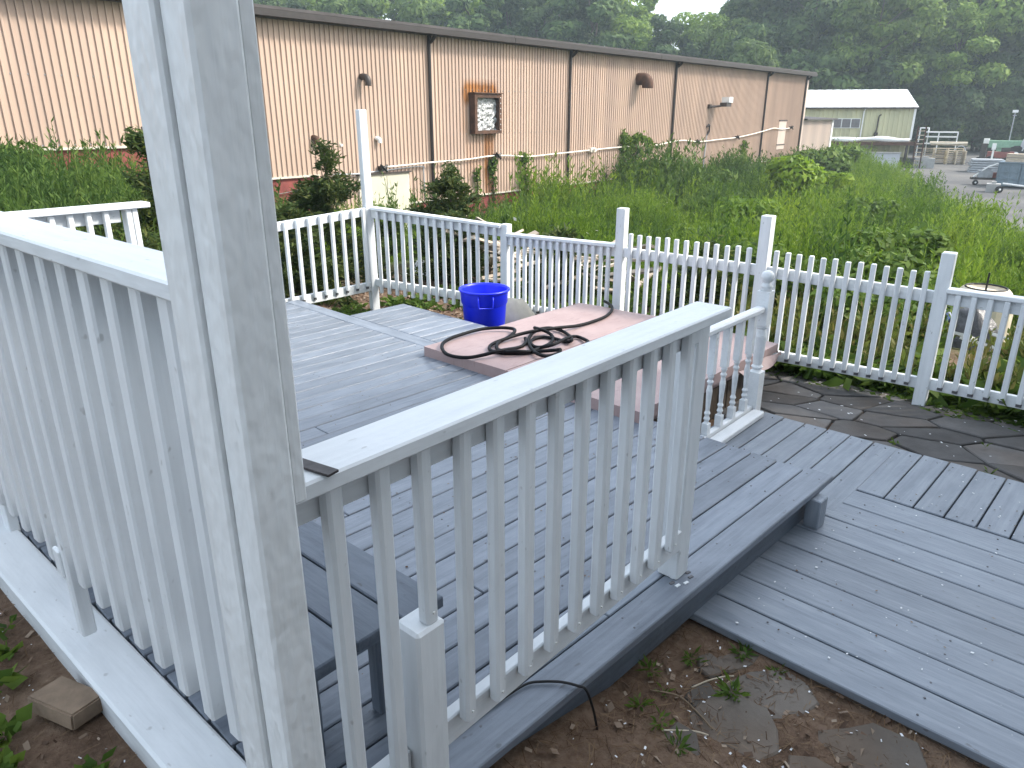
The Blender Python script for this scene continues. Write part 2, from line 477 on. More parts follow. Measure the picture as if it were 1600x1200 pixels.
def tube_geo(P, r, sides=10, caps=True):
    P = np.array(P, float)
    rad = np.full(len(P), r) if np.isscalar(r) else np.asarray(r)
    T = np.gradient(P, axis=0); T = unit(T)
    up = np.array([0, 0, 1.0]) if abs(T[0][2]) < .9 else np.array([1.0, 0, 0])
    V, F = [], []
    s = unit(np.cross(T[0], up))
    for i in range(len(P)):
        s = unit(s - T[i] * (s @ T[i]))
        t = np.cross(T[i], s)
        for j in range(sides):
            a = 2 * math.pi * j / sides
            V.append(P[i] + rad[i] * (math.cos(a) * s + math.sin(a) * t))
    for i in range(len(P) - 1):
        for j in range(sides):
            a, b = i * sides + j, i * sides + (j + 1) % sides
            F.append((a, b, b + sides, a + sides))
    if caps:
        F.append(tuple(range(sides))[::-1]); F.append(tuple(range((len(P) - 1) * sides, len(P) * sides)))
    return V, F
def join_geo(parts):
    V, F = [], []
    for v, f in parts:
        o = len(V)
        V += list(v); F += [tuple(i + o for i in q) for q in f]
    return V, F
def box_geo(x0, x1, y0, y1, z0, z1):
    V = [(x, y, z) for x in (x0, x1) for y in (y0, y1) for z in (z0, z1)]
    F = [(0, 1, 3, 2), (4, 6, 7, 5), (0, 4, 5, 1), (2, 3, 7, 6), (0, 2, 6, 4), (1, 5, 7, 3)]
    return V, F
def lathe_geo(prof, sides=20):
    V, F = [], []
    for r, z in prof:
        for j in range(sides):
            a = 2 * math.pi * j / sides
            V.append((r * math.cos(a), r * math.sin(a), z))
    for i in range(len(prof) - 1):
        for j in range(sides):
            a, b = i * sides + j, i * sides + (j + 1) % sides
            F.append((a, b, b + sides, a + sides))
    F.append(tuple(range(sides))[::-1]); F.append(tuple(range((len(prof) - 1) * sides, len(prof) * sides)))
    return V, F
def ss(a, b, x):
    t = np.clip((np.asarray(x, float) - a) / (b - a), 0, 1)
    return t * t * (3 - 2 * t)
def lerp(a, b, t): return a + (b - a) * t

# ------------------------------------------------------------------ terrain
def h(x, y):
    x = np.asarray(x, float); y = np.asarray(y, float)
    near = lerp(-0.09, -0.25, ss(1.05, 2.25, x))
    near = lerp(near, -0.345, ss(2.45, 2.7, x))
    d = np.maximum(x - 6.6, y - 7.4)
    left = ss(3.0, 10, x)
    drop = ss(0, 8.5, d) * lerp(0.05, 1.655, left)
    return near - drop
gx = np.concatenate([np.arange(-14, -1, 1.0), np.arange(-1, 3.2, 0.07), np.arange(3.2, 16, 0.35), np.arange(16, 60, 2.0), np.arange(60, 460, 25.0)])
gy = np.concatenate([np.arange(-160, -12, 20.0), np.arange(-12, -1, 1.0), np.arange(-1, 3.4, 0.07), np.arange(3.4, 17, 0.35), np.arange(17, 60, 2.5), np.arange(60, 420, 25.0)])
GX, GY = np.meshgrid(gx, gy, indexing='ij')
GZ = h(GX, GY)
soft = (np.sin(GX * 9.1 + 2 * np.sin(GY * 5.3)) + np.sin(GY * 11.7 + 1.7 * np.sin(GX * 7.1))) * 0.005
GZ = GZ + soft * ((GX < 4) & (GY < 4))
nx, ny = GX.shape
V = np.stack([GX, GY, GZ], -1).reshape(-1, 3)
idx = np.arange(nx * ny).reshape(nx, ny)
F = np.stack([idx[:-1, :-1], idx[1:, :-1], idx[1:, 1:], idx[:-1, 1:]], -1).reshape(-1, 4)
me = bpy.data.meshes.new('ground')
me.from_pydata(V.tolist(), [], F.tolist())
me.materials.append(M['soil'])
at = me.attributes.new('grassy', 'FLOAT', 'POINT')
gm = np.maximum(ss(7.2, 9.5, V[:, 0]), ss(7.0, 9.5, V[:, 1]))
at.data.foreach_set('value', gm.astype(np.float32))
me.polygons.foreach_set('use_smooth', [True] * len(me.polygons))
ground = bpy.data.objects.new('ground', me)
COL.objects.link(ground)
tag(ground, kind='structure')

LZ = -1.996
lot_pts = [(16, -12), (19, 1.0), (26, 3.6), (31, 5.5), (37, 7.6), (49, 12.3), (57, 17), (60, 30), (78, 34), (110, 26), (110, -12)]
lot = mesh_obj('asphalt_lot', [(x, y, LZ) for x, y in lot_pts], [tuple(range(len(lot_pts)))], 'lot')
tag(lot, kind='structure')

# ------------------------------------------------------------------ main deck (turned 3 degrees against the railings)
A3 = R(3.0)
def uv(u, v, z=0.0):
    return Vector((u * math.cos(A3) + v * math.sin(A3), -u * math.sin(A3) + v * math.cos(A3), z))
deck = thing('main_deck', 'raised grey-blue painted plank deck inside the white railings', 'deck', uv(2.1, 3.8, 0))
T = 0.036
BW, PITCH = 0.1395, 0.1462
V0 = 1.175
i = 0
while True:
    v = V0 + (i + .5) * PITCH
    if v > 6.55: break
    u0, u1 = (0.722 - v * math.sin(A3)) / math.cos(A3), 3.572 + random.uniform(-.004, .004)
    wb = BW - 0.001 * random.random()
    j = random.uniform(1.3, 2.9) if i % 3 == 1 else None
    dz = random.uniform(-.0015, .0015)
    if i == 0:
        u1 = 3.60
    for (a, b) in ([(u0, u1)] if j is None else [(u0, j - .002), (j + .002, u1)]):
        beam(deck, 'deck_board', uv(a, v, -T / 2 + dz), uv(b, v, -T / 2 + dz), wb, T, 'deck', 0.004)
    i += 1
beam(deck, 'border_board', uv(3.645, 4.02, -T / 2), uv(3.645, 6.60, -T / 2), 0.138, T, 'deck')
v = 4.10
while v < 5.70:
    beam(deck, 'deck_board', uv(3.72, v + .07, -T / 2 + random.uniform(-.001, .001)), uv(4.345, v + .07, -T / 2), BW, T, 'deck')
    v += PITCH
# framing under the boards
beam(deck, 'rim_joist', uv(0.66, V0 + .075, -.125), uv(3.56, V0 + .075, -.125), 0.036, 0.17, 'deck_dark')
beam(deck, 'rim_joist', uv(3.545, V0 + .07, -.125), uv(3.545, 2.35, -.125), 0.036, 0.17, 'deck_dark')
beam(deck, 'skirt_board', uv(0.66, V0 + .090, -.285), uv(2.30, V0 + .090, -.285), 0.03, 0.145, 'brown_wood')
for u in (1.2, 1.9, 2.6, 3.2):
    beam(deck, 'joist', uv(u, V0 + .11, -.125), uv(u, 6.5, -.125), 0.036, 0.165, 'brown_wood')
beam(deck, 'rim_joist', uv(4.32, 4.10, -.125), uv(4.32, 5.72, -.125), 0.036, 0.17, 'deck_dark')
p = uv(3.40, V0 - .004)
upright(deck, 'corner_block', p.x, p.y, -.20, -.042, .088, .075, 'deck_pale', 0.005, -A3)

# ------------------------------------------------------------------ lower decks
A2 = R(2.2)
def lx(x, y): return x + math.tan(A2) * (y - 0.5)
low = thing('lower_deck', 'low grey deck landing of long planks running towards the viewer', 'deck', (3.2, 0, -.2))
x = 2.40
n = 0
while x < 3.86:
    beam(low, 'deck_board', (lx(x + .094, -1.7), -1.7, -.2 - T / 2), (lx(x + .094, 1.05), 1.15 - .055 * (x - 2.4), -.2 - T / 2 + random.uniform(-.0015, .0015)), .1885, T, 'deck_pale')
    x += .1965
    n += 1
XB = x
beam(low, 'edge_joist', (lx(2.425, -1.7), -1.7, -.285), (lx(2.425, 1.0), 1.0, -.285), 0.036, 0.09, 'brown_wood')
walk = thing('walkway_deck', 'narrow grey plank walkway of short boards beside the flagstones', 'deck', (4.35, .3, -.2))
y = 1.98
while y > -1.5:
    xa, xb = lx(XB + .006, y), lx(4.70, y) + random.uniform(-.008, .008)
    if y > 1.0: xa = lx(3.64, y)
    beam(walk, 'deck_board', (xa, y - .07, -.2 - T / 2), (xb, y - .07 - .03 * (xb - xa), -.2 - T / 2 + random.uniform(-.002, .002)), BW, T, 'deck_pale')
    y -= PITCH + .001
beam(walk, 'edge_joist', (lx(4.665, -1.5), -1.5, -.283), (lx(4.665, 1.95), 1.95, -.283), 0.036, 0.085, 'brown_wood')

def disc(c, r=.0040, z=.0010):
    n = 7
    V = [(c[0] + r * math.cos(6.283 * k / n), c[1] + r * math.sin(6.283 * k / n), c[2] + z) for k in range(n)] + [(c[0] + r * 1.1 * math.cos(6.283 * k / n), c[1] + r * 1.1 * math.sin(6.283 * k / n), c[2] - .002) for k in range(n)]
    return V, [tuple(range(n))] + [(k + n, (k + 1) % n + n, (k + 1) % n, k) for k in range(n)]
rs_ = random.Random(3)
sg = []
for i_ in range(36):
    for u in (0.80, 1.2, 1.9, 2.6, 3.2, 3.52):
        for dv in (.035, .105):
            if rs_.random() < .6:
                q = uv(u + rs_.uniform(-.012, .012), V0 + i_ * PITCH + dv + rs_.uniform(-.006, .006), .0006)
                sg.append(disc(q))
o = mesh_obj('screw_heads', *join_geo(sg), 'bare_spot', deck); tag(o, kind='stuff')
sg = []
for i_ in range(8):
    for y_ in (-.9, -.35, .25, .85):
        for dx in (.045, .145):
            if rs_.random() < .6: sg.append(disc((lx(2.40 + i_ * .1965 + dx + rs_.uniform(-.008, .008), y_), y_ + rs_.uniform(-.012, .012), -.1985)))
o = mesh_obj('screw_heads', *join_geo(sg), 'bare_spot', low); tag(o, kind='stuff')
sg = []
for i_ in range(22):
    for x_ in (XB + .06, 4.64):
        for dy in (.035, .105):
            if rs_.random() > .6: continue
            yy = 1.98 - i_ * (PITCH + .001) - dy
            sg.append(disc((lx(x_, yy) + rs_.uniform(-.012, .012), yy + rs_.uniform(-.006, .006) - .01, -.1975)))
o = mesh_obj('screw_heads', *join_geo(sg), 'bare_spot', walk); tag(o, kind='stuff')

# ------------------------------------------------------------------ flagstones
def clip_poly(P, a, n):
    out = []
    for i in range(len(P)):
        p, q = P[i], P[(i + 1) % len(P)]
        dp, dq = (p - a) @ n, (q - a) @ n
        if dp <= 0: out.append(p)
        if dp * dq < 0: out.append(p + (q - p) * (dp / (dp - dq)))
    return out
def slab(parent, name, poly, z0, z1, mat, r=0.012, tilt=0.0, rnd=random):
    P = np.array(poly, float)
    c = P.mean(0)
    n = len(P)
    # subdivide and roughen the outline
    Q = []
    for i in range(n):
        a, b = P[i], P[(i + 1) % n]
        k = max(1, int(np.linalg.norm(b - a) / 0.09))
        for j in range(k):
            p = a + (b - a) * j / k
            d = p - c
            Q.append(p - d / max(np.linalg.norm(d), 1e-6) * rnd.uniform(0, r * 1.6))
    Q = np.array(Q)
    m = len(Q)
    tx, ty = rnd.uniform(-tilt, tilt), rnd.uniform(-tilt, tilt)
    zt = lambda p, z: z + (p[0] - c[0]) * tx + (p[1] - c[1]) * ty
    V = [(p[0] - c[0], p[1] - c[1], z0) for p in Q]
    V += [(p[0] - c[0], p[1] - c[1], zt(p, z1) - r * .8) for p in Q]
    In = [p - (p - c) / max(np.linalg.norm(p - c), 1e-6) * r for p in Q]
    V += [(p[0] - c[0], p[1] - c[1], zt(p, z1)) for p in In]
    F = []
    for k in range(2):
        for i in range(m):
            j = (i + 1) % m
            F.append((k * m + i, k * m + j, (k + 1) * m + j, (k + 1) * m + i))
    F.append(tuple(range(2 * m, 3 * m)))
    return mesh_obj(name, V, F, mat, parent, Matrix.Translation((c[0], c[1], 0)))
patio = mesh_obj('patio', [(4.55, -1.6, -.338), (6.25, -1.6, -.338), (6.25, 2.45, -.338), (4.55, 2.45, -.338)], [(0, 1, 2, 3)], 'soil')
tag(patio, kind='structure')
pr = np.random.default_rng(5)
seeds = []
for _ in range(600):
    q = np.array([pr.uniform(4.5, 6.1), pr.uniform(-1.5, 2.45)])
    if all(abs(np.array([q[0] - s[0] + .35 * (q[1] - s[1]), q[1] - s[1]])) @ np.array([1.0, .5]) > pr.uniform(.17, .30) for s in seeds): seeds.append(q)
for s in seeds:
    P = [np.array(p) for p in [(4.72, -1.55), (6.02, -1.55), (6.02, 2.4), (4.72, 2.4)]]
    for o_ in seeds:
        if o_ is s: continue
        kk_ = np.array([[1.9, .35], [.35, .75]]); mid = (s + o_) / 2; nn = kk_ @ (o_ - s); nn = nn / np.linalg.norm(nn)
        P = clip_poly(P, mid - nn * pr.uniform(.003, .008), nn)
        if len(P) < 3: break
    if len(P) >= 3 and np.ptp(np.array(P)[:, 0]) > .06:
        slab(patio, 'flagstone', P, -.345, -.306 + pr.uniform(-.006, .006), 'flag', 0.007, 0.01)

def blob_poly(cx, cy, rx, ry, n=9, seed=0, rot=0.0):
    r_ = random.Random(seed)
    out = []
    for i in range(n):
        a = 2 * math.pi * i / n
        k = r_.uniform(.80, 1.14)
        x, y = rx * k * math.cos(a), ry * k * math.sin(a)
        out.append((cx + x * math.cos(rot) - y * math.sin(rot), cy + x * math.sin(rot) + y * math.cos(rot)))
    return out
stones = [
    (2.235, .935, .085, .060, 6, 3, .5, 'small pointed flagstone tucked under the deck edge'),
    (2.235, .69, .20, .135, 8, 14, -.5, 'wide grey stepping stone beside the lower deck plank edge'),
    (1.975, .715, .175, .15, 11, 5, .2, 'round brown stepping stone in the middle of the soil'),
    (2.30, .875, .13, .055, 7, 6, -.55, 'narrow half-buried flagstone slab along the lower deck'),
    (2.15, .33, .23, .155, 7, 17, -.5, 'pale speckled stepping stone at the bottom right corner'),
    (1.93, .43, .13, .10, 7, 8, .3, 'small stepping stone at the bottom edge, right of the round one'),
    (1.77, .80, .11, .07, 6, 9, .7, 'thin buried stone left of the round brown stepping stone'),
    (2.05, .88, .09, .06, 6, 10, .1, 'small mud-covered stone above the round stepping stone'),
]
for (cx, cy, rx, ry, n, sd_, ro, lab) in stones:
    o = slab(None, 'stepping_stone', blob_poly(cx, cy, rx, ry, n, sd_, ro), float(h(cx, cy)) - .05, float(h(cx, cy)) + .010, 'flag_soil', 0.008, 0.035, random.Random(sd_))
    tag(o, lab, 'stepping stone', 'stepping stones in the garden soil')

# ------------------------------------------------------------------ front railing (along X)
S = 0.038
fr = thing('front_railing', 'white deck railing with wide flat cap in the foreground', 'railing', (1.5, 1.13, 0))
block(fr, 'cap', 0.598, 2.392, 1.066, 1.204, 1.082, 1.12, 'white', 0.005)
block(fr, 'top_rail', 0.60, 2.31, 1.137, 1.175, 0.993, 1.080, 'white', 0.004)
block(fr, 'bottom_rail', 1.012, 2.31, 1.137, 1.175, 0.145, 0.233, 'white', 0.004)
block(fr, 'bottom_rail', 0.60, 0.915, 1.137, 1.175, 0.145, 0.233, 'white', 0.004)
upright(fr, 'newel_post', 2.353, 1.186, 0.0, 1.081, .089, .089, 'white', 0.006)
upright(fr, 'stub_post', 0.963, 1.137, -.33, 0.605, .092, .089, 'white', 0.008)
for k in range(7):
    a_ = k / 7 * 6.28
    beam(fr, 'paint_chip', (2.353 + .056 * math.cos(a_) - .03, 1.150 + .03 * math.sin(a_) - .012, .0022), (2.353 + .056 * math.cos(a_) - .008, 1.145 + .03 * math.sin(a_) - .012, .0022), .012, .004, 'white' if k % 3 else 'bare_spot', 0)
xs = 0.737
k = 0
while xs < 2.27:
    z0 = 0.205 + random.uniform(-.012, .012)
    if k == 2: z0 = 0.60
    yb = 1.1165 if k != 2 else 1.120
    upright(fr, 'baluster', xs, yb, z0, 1.0805, S, S, 'white', 0.007, random.uniform(-.02, .02), (random.uniform(-.004, .004), 0))
    beam(fr, 'nail_head', (xs - .003, yb - .0205, z0 + .035), (xs + .003, yb - .0205, z0 + .035), .004, .006, 'white_bits', 0)
    xs += 0.1205
    k += 1
# ------------------------------------------------------------------ tall porch post
pp = thing('porch_post', 'tall thick white porch post with side boards at the railing corner', 'post', (.56, 1.05, 0))
upright(pp, 'face_board', .5535, 1.015, -.12, 3.0, .077, .030, 'post', 0.006)
upright(pp, 'post_core', .559, 1.060, -.12, 3.0, .073, .058, 'post', 0.004)
upright(pp, 'side_board', .6065, 1.036, 1.121, 3.0, .0275, .050, 'post', 0.004)
upright(pp, 'side_board', .533, 1.136, 0.012, 3.0, .042, .090, 'post', 0.005)
# ------------------------------------------------------------------ left railing (along Y)
lr = thing('side_railing', 'white slatted railing with broad cap on the left side of the deck', 'railing', (.62, 3.2, .2))
block(lr, 'cap', .570, .714, 1.186, 5.62, 1.432, 1.470, 'white', 0.005)
block(lr, 'top_rail', .6405, .678, 1.186, 5.6, 1.342, 1.430, 'white', 0.004)
block(lr, 'bottom_rail', .6405, .678, 1.186, 5.6, .335, .423, 'white', 0.004)
ys = 1.40
k = 0
while ys < 5.55:
    z0 = .325 + random.uniform(-.018, .018)
    if k == 8: z0 = .07
    upright(lr, 'baluster', .6160, ys, z0, 1.4305, .047, .052, 'white', 0.006, random.uniform(-.03, .03), (0, random.uniform(-.006, .006)))
    ys += 0.135
    k += 1
upright(lr, 'support_post', .66, 1.262, 0.005, 1.4305, .04, .09, 'white')
block(lr, 'splice_block', .585, .6, 2.49, 2.545, .30, .40, 'white')
upright(lr, 'support_post', .70, 3.6, -.3, 1.43, .04, .089, 'white')
# ------------------------------------------------------------------ kerb timber
kb = thing('edging_timber', 'long white painted timber laid along the left side of the deck', 'timber', (.63, 3, -.1))
block(kb, 'beam', .545, .715, 1.10, 6.0, -.15, 0.006, 'white', 0.010)

# ------------------------------------------------------------------ bench along the left railing
bn = thing('deck_bench', 'dark slate plank bench against the left railing', 'bench', (1.0, 3, 0))
for (xa, ya) in ((1.148, 1.325), (1.000, 1.352), (.852, 1.352)):
    beam(bn, 'seat_board', (xa, ya, .423), (xa, 5.3, .423), .141, .037, 'deck_dark', 0.004)
for ya in (1.44, 2.7, 3.9, 5.1):
    block(bn, 'seat_support', .80, 1.20, ya, ya + .038, .31, .403, 'deck_dark')
    upright(bn, 'leg', .84, ya + .062, 0.002, .403, .08, .045, 'deck_dark')
    upright(bn, 'leg', 1.12, ya + .062, 0.002, .403, .08, .045, 'deck_dark')

# ------------------------------------------------------------------ back railing, left piece
br = thing('back_railing', 'white capped railing piece at the far left, ending in a split post', 'railing', (1.8, 5.75, 0))
block(br, 'cap', .50, 2.44, 5.68, 5.82, 1.105, 1.143, 'white', 0.005)
block(br, 'top_rail', .50, 2.24, 5.745, 5.783, 1.01, 1.103, 'white')
block(br, 'bottom_rail', .50, 2.24, 5.745, 5.783, .14, .23, 'white')
upright(br, 'post', 2.287, 5.75, 0.004, 1.104, .040, .089, 'white')
upright(br, 'post', 2.331, 5.75, 0.004, 1.104, .040, .089, 'white')
xs = 2.13
while xs > .52:
    upright(br, 'baluster', xs, 5.725, .16, 1.1035, S, S, 'white', 0.006)
    xs -= .118

# ------------------------------------------------------------------ back fence, from the corner post towards the left
def zrail(z): return z
bf = thing('back_fence', 'low white slat fence left of the tall corner post', 'fence', (4.4, 6.5, -.3))
beam(bf, 'top_rail', (3.55, 6.50, .705), (5.075, 6.53, .765), .038, .089, 'white')
beam(bf, 'bottom_rail', (3.55, 6.50, -.045), (5.075, 6.53, -.055), .038, .1, 'white')
xs = 3.62
while xs < 5.06:
    t_ = (xs - 3.55) / 1.525
    zt = lerp(.748, .808, t_)
    yy = 6.50 + .03 * t_ - .038
    upright(bf, 'picket', xs, yy, -.04, zt, .036, .036, 'white', 0.005)
    block(bf, 'bare_end', xs - .014, xs + .014, yy + .001, yy + .015, -.068, -.044, 'bare_spot', 0)  # small dark grey mark on the bottom rail below the picket
    xs += .139
upright(bf, 'post', 3.58, 6.56, -.4, .75, .089, .089, 'white')

# ------------------------------------------------------------------ garden fence, from the corner post to the right
gf = thing('garden_fence', 'long white fence of pickets and tall posts between deck and weeds', 'fence', (5.7, 3.5, -.3))
P = {0: (5.12, 6.53), 1: (5.735, 5.09), 2: (5.87, 3.77), 3: (5.81, 2.37), 4: (5.96, 1.09), 5: (5.88, -.35)}
tops = {0: 1.80, 1: .695, 2: .945, 3: 1.00, 4: .835, 5: .86}
for i_, (x, y) in P.items():
    rot = -.25 if i_ == 0 else (.05 if i_ != 3 else -.04)
    upright(gf, 'post', x, y, -.42, tops[i_], .089, .089, 'white', 0.006, rot, ((-.012, .01) if i_ == 0 else (.006, 0)))
def off(i_, j_, t_, z, side=0.0):
    a, b = Vector((*P[i_], 0)), Vector((*P[j_], 0))
    d = (b - a).normalized()
    n = Vector((d.y, -d.x, 0))          # towards the deck is -n or n
    if n.x > 0: n = -n
    p = a.lerp(b, t_) + n * side
    return Vector((p.x, p.y, z))
def section(i_, j_, n, ztop, zbot, capped, above=0.0, bottom_over=0.0, t0=.05, t1=.95, bare=True):
    (za, zb), (ba, bb) = ztop, zbot
    beam(gf, 'top_rail', off(i_, j_, .02, za - .0445 - (.03 if capped else 0)), off(i_, j_, .98, zb - .0445 - (.03 if capped else 0)), .038, .089, 'white')
    beam(gf, 'bottom_rail', off(i_, j_, .02, ba - .043), off(i_, j_, .98, bb - .043), .038, .086, 'white')
    if capped:
        beam(gf, 'cap', off(i_, j_, .028, za - .013, .012), off(i_, j_, .972, zb - .013, .012), .095, .032, 'white')
    a, b = Vector((*P[i_], 0)), Vector((*P[j_], 0))
    ang = math.atan2((b - a).y, (b - a).x)
    for k in range(n):
        t_ = lerp(t0, t1, (k + .5) / n)
        zt = lerp(za, zb, t_) + (above if not capped else -.031)
        zb_ = lerp(ba, bb, t_)
        q = off(i_, j_, t_, 0, .0385)
        up = random.uniform(-.006, .006) if not capped else 0
        upright(gf, 'picket', q.x, q.y, zb_ - .045 - bottom_over, zt + up, .036, .036, 'white', 0.005, ang, (random.uniform(-.003, .003), random.uniform(-.003, .003)))
        if bare:  # dark grey mark on the bottom rail under each picket
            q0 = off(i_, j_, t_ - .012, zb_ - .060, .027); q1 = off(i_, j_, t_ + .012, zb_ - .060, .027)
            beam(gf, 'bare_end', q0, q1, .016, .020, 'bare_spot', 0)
section(0, 1, 15, (.815, .685), (.03, -.085), True, bottom_over=.10, t0=.045, t1=.965, bare=False)
section(1, 2, 15, (.605, .615), (-.115, -.10), True)
section(2, 3, 13, (.59, .605), (-.10, -.09), False, above=.135, t0=.06, t1=.955)
section(3, 4, 13, (.60, .553), (-.085, -.105), False, above=.135)
section(4, 5, 13, (.585, .60), (-.10, -.08), True)

# ------------------------------------------------------------------ turned balustrade in front of the tub
tb = thing('turned_balustrade', 'short white balustrade of turned spindles with ball-topped newel', 'railing', (4.3, 1.87, -.2))
def spindle_geo(h_, hs, r, hb):
    """square foot, turned shaft, square head"""
    pr_ = [(r * .98, hb), (r * .6, hb + .012), (r * .98, hb + .03), (r * .62, hb + .05), (r * .95, hb + .068), (r * .6, hb + .085), (r * .78, hb + .16), (r * .92, h_ - hs - .11), (r * .62, h_ - hs - .07), (r * 1.0, h_ - hs - .05), (r * .62, h_ - hs - .035), (r * .98, h_ - hs - .015), (r * .8, h_ - hs)]
    a = lathe_geo(pr_, 12)
    return join_geo([box_geo(-r, r, -r, r, 0, hb), a, box_geo(-r, r, -r, r, h_ - hs, h_)])
YB = 1.87
for xs in (3.99, 4.17, 4.35, 4.53):
    v_, f_ = spindle_geo(.66, .26, .021, .075)
    mesh_obj('spindle', v_, f_, 'white', tb, Matrix.Translation((xs, YB, -.135)))
beam(tb, 'hand_rail', (3.78, YB, .552), (4.645, YB, .545), .062, .042, 'white', 0.010)
block(tb, 'base_rail', 3.80, 4.645, YB - .02, YB + .02, -.175, -.137, 'white')
block(tb, 'base_plank', 3.78, 4.655, YB - .105, YB - .022, -.199, -.160, 'white', 0.006)
v_, f_ = join_geo([box_geo(-.043, .043, -.043, .043, 0, .30),
                   lathe_geo([(.043, .30), (.028, .315), (.040, .335), (.030, .35), (.036, .42), (.041, .55), (.030, .60), (.042, .615), (.032, .63)], 16),
                   box_geo(-.043, .043, -.043, .043, .63, .86)])
nw = mesh_obj('newel_post', v_, f_, 'white', tb, Matrix.Translation((4.69, YB, -.198)))
ball = [(.040, .0), (.030, .012), (.036, .024), (.040, .032), (.026, .046), (.022, .054)] + [(.043 * math.sin(a), .093 - .043 * math.cos(a)) for a in np.linspace(.5, math.pi - .02, 9)]
v_, f_ = lathe_geo(ball, 18)
mesh_obj('ball_finial', v_, f_, 'white', nw, Matrix.Translation((4.69, YB, .662)), smooth=True)

# ------------------------------------------------------------------ hot tub and its cover
TC = Vector((4.585, 3.06, 0)); TR = R(-1.5)
def tl(x, y, z): return Vector((TC.x + x * math.cos(TR) - y * math.sin(TR), TC.y + x * math.sin(TR) + y * math.cos(TR), z))
tub = thing('hot_tub', 'square hot tub with weathered brown slatted sides under the pink cover', 'hot tub', (TC.x, TC.y, -.5))
beam(tub, 'shell', tl(-.86, 0, -.28), tl(.86, 0, -.28), 1.74, .50, 'brown_wood', 0.02)
beam(tub, 'rim', tl(-.93, 0, -.045), tl(.93, 0, -.045), 1.86, .07, 'vinyl', 0.02)
for k in range(13):
    xk = -.86 + (k + .5) * 1.72 / 13
    beam(tub, 'side_slat', tl(xk, -.885, -.525), tl(xk, -.885, -.09), .026, .122, 'brown_wood', 0.006, TR + 0.0)
    beam(tub, 'side_slat', tl(.875, xk, -.525), tl(.875, xk, -.09), .122, .026, 'brown_wood', 0.006, TR)
for xk in (-.87, .88):
    beam(tub, 'corner_trim', tl(xk, -.89, -.53), tl(xk, -.89, -.085), .06, .06, 'brown_wood', 0.006, TR)
cv = thing('hot_tub_cover', 'dusty pink vinyl folding hot tub cover at deck level', 'cover', (TC.x, TC.y, 0))
def cover_half(y0, y1, th0, th1):
    bm = bmesh.new()
    x0, x1 = -.975, .975
    nxs, nys = 26, 14
    r_ = np.random.default_rng(int(abs(y0) * 100))
    top = {}
    for a in range(nxs + 1):
        for b in range(nys + 1):
            fx, fy = a / nxs, b / nys
            x, y = lerp(x0, x1, fx), lerp(y0, y1, fy)
            z = lerp(th0, th1, fy) - .006 * (math.sin(x * 5 + y * 3) * .5 + math.sin(y * 9 - x * 2) * .5) * 1.0
            e = min(fx, 1 - fx, fy, 1 - fy)
            if e == 0: z -= .006
            p = tl(x, y, z) - Vector((TC.x, TC.y, 0))
            top[a, b] = bm.verts.new(p)
    for a in range(nxs):
        for b in range(nys):
            bm.faces.new((top[a, b], top[a + 1, b], top[a + 1, b + 1], top[a, b + 1]))
    ring = [(a, 0) for a in range(nxs)] + [(nxs, b) for b in range(nys)] + [(a, nys) for a in range(nxs, 0, -1)] + [(0, b) for b in range(nys, 0, -1)]
    low_ = [bm.verts.new((top[q].co.x, top[q].co.y, -.004 + .004 * math.sin(i_ * 1.3))) for i_, q in enumerate(ring)]
    m_ = len(ring)
    for i_ in range(m_):
        j_ = (i_ + 1) % m_
        bm.faces.new((top[ring[j_]], top[ring[i_]], low_[i_], low_[j_]))
    me_ = bpy.data.meshes.new('cover_panel')
    bm.to_mesh(me_); bm.free()
    me_.materials.append(M['vinyl'])
    o_ = bpy.data.objects.new('cover_panel', me_)
    link(o_, cv, Matrix.Translation((TC.x, TC.y, 0)))
cover_half(-.975, .118, .076, .090)
cover_half(.128, .985, .090, .076)
# sagging skirt flap at the right-hand corner
fl = []
ff = []
for a in range(13):
    for b in range(5):
        fx, fy = a / 12, b / 4
        x = .30 + .72 * fx
        q = tl(x, -.985 - .03 * fy - .02 * math.sin(fx * 9 + fy * 2), .008 - fy * (.03 + .045 * abs(math.sin(fx * 3.4))))
        fl.append(q - Vector((TC.x, TC.y, 0)))
for a in range(12):
    for b in range(4):
        i_ = a * 5 + b
        ff.append((i_, i_ + 5, i_ + 6, i_ + 1))
mesh_obj('skirt_flap', fl, ff, 'vinyl', cv, Matrix.Translation((TC.x, TC.y, 0)), True)
fl = []
for a in range(13):
    for b in range(5):
        fx, fy = a / 12, b / 4
        q = tl(.985 + .035 * fy + .015 * math.sin(fx * 11), -.97 + 1.8 * fx, .012 - fy * (.035 + .02 * math.sin(fx * 7)))
        fl.append(q - Vector((TC.x, TC.y, 0)))
mesh_obj('skirt_flap', fl, ff, 'vinyl', cv, Matrix.Translation((TC.x, TC.y, 0)), True)
beam(cv, 'strap', tl(-.52, -.985, -.16), tl(-.52, -.985, .06), .012, .035, 'black', 0.003, TR)
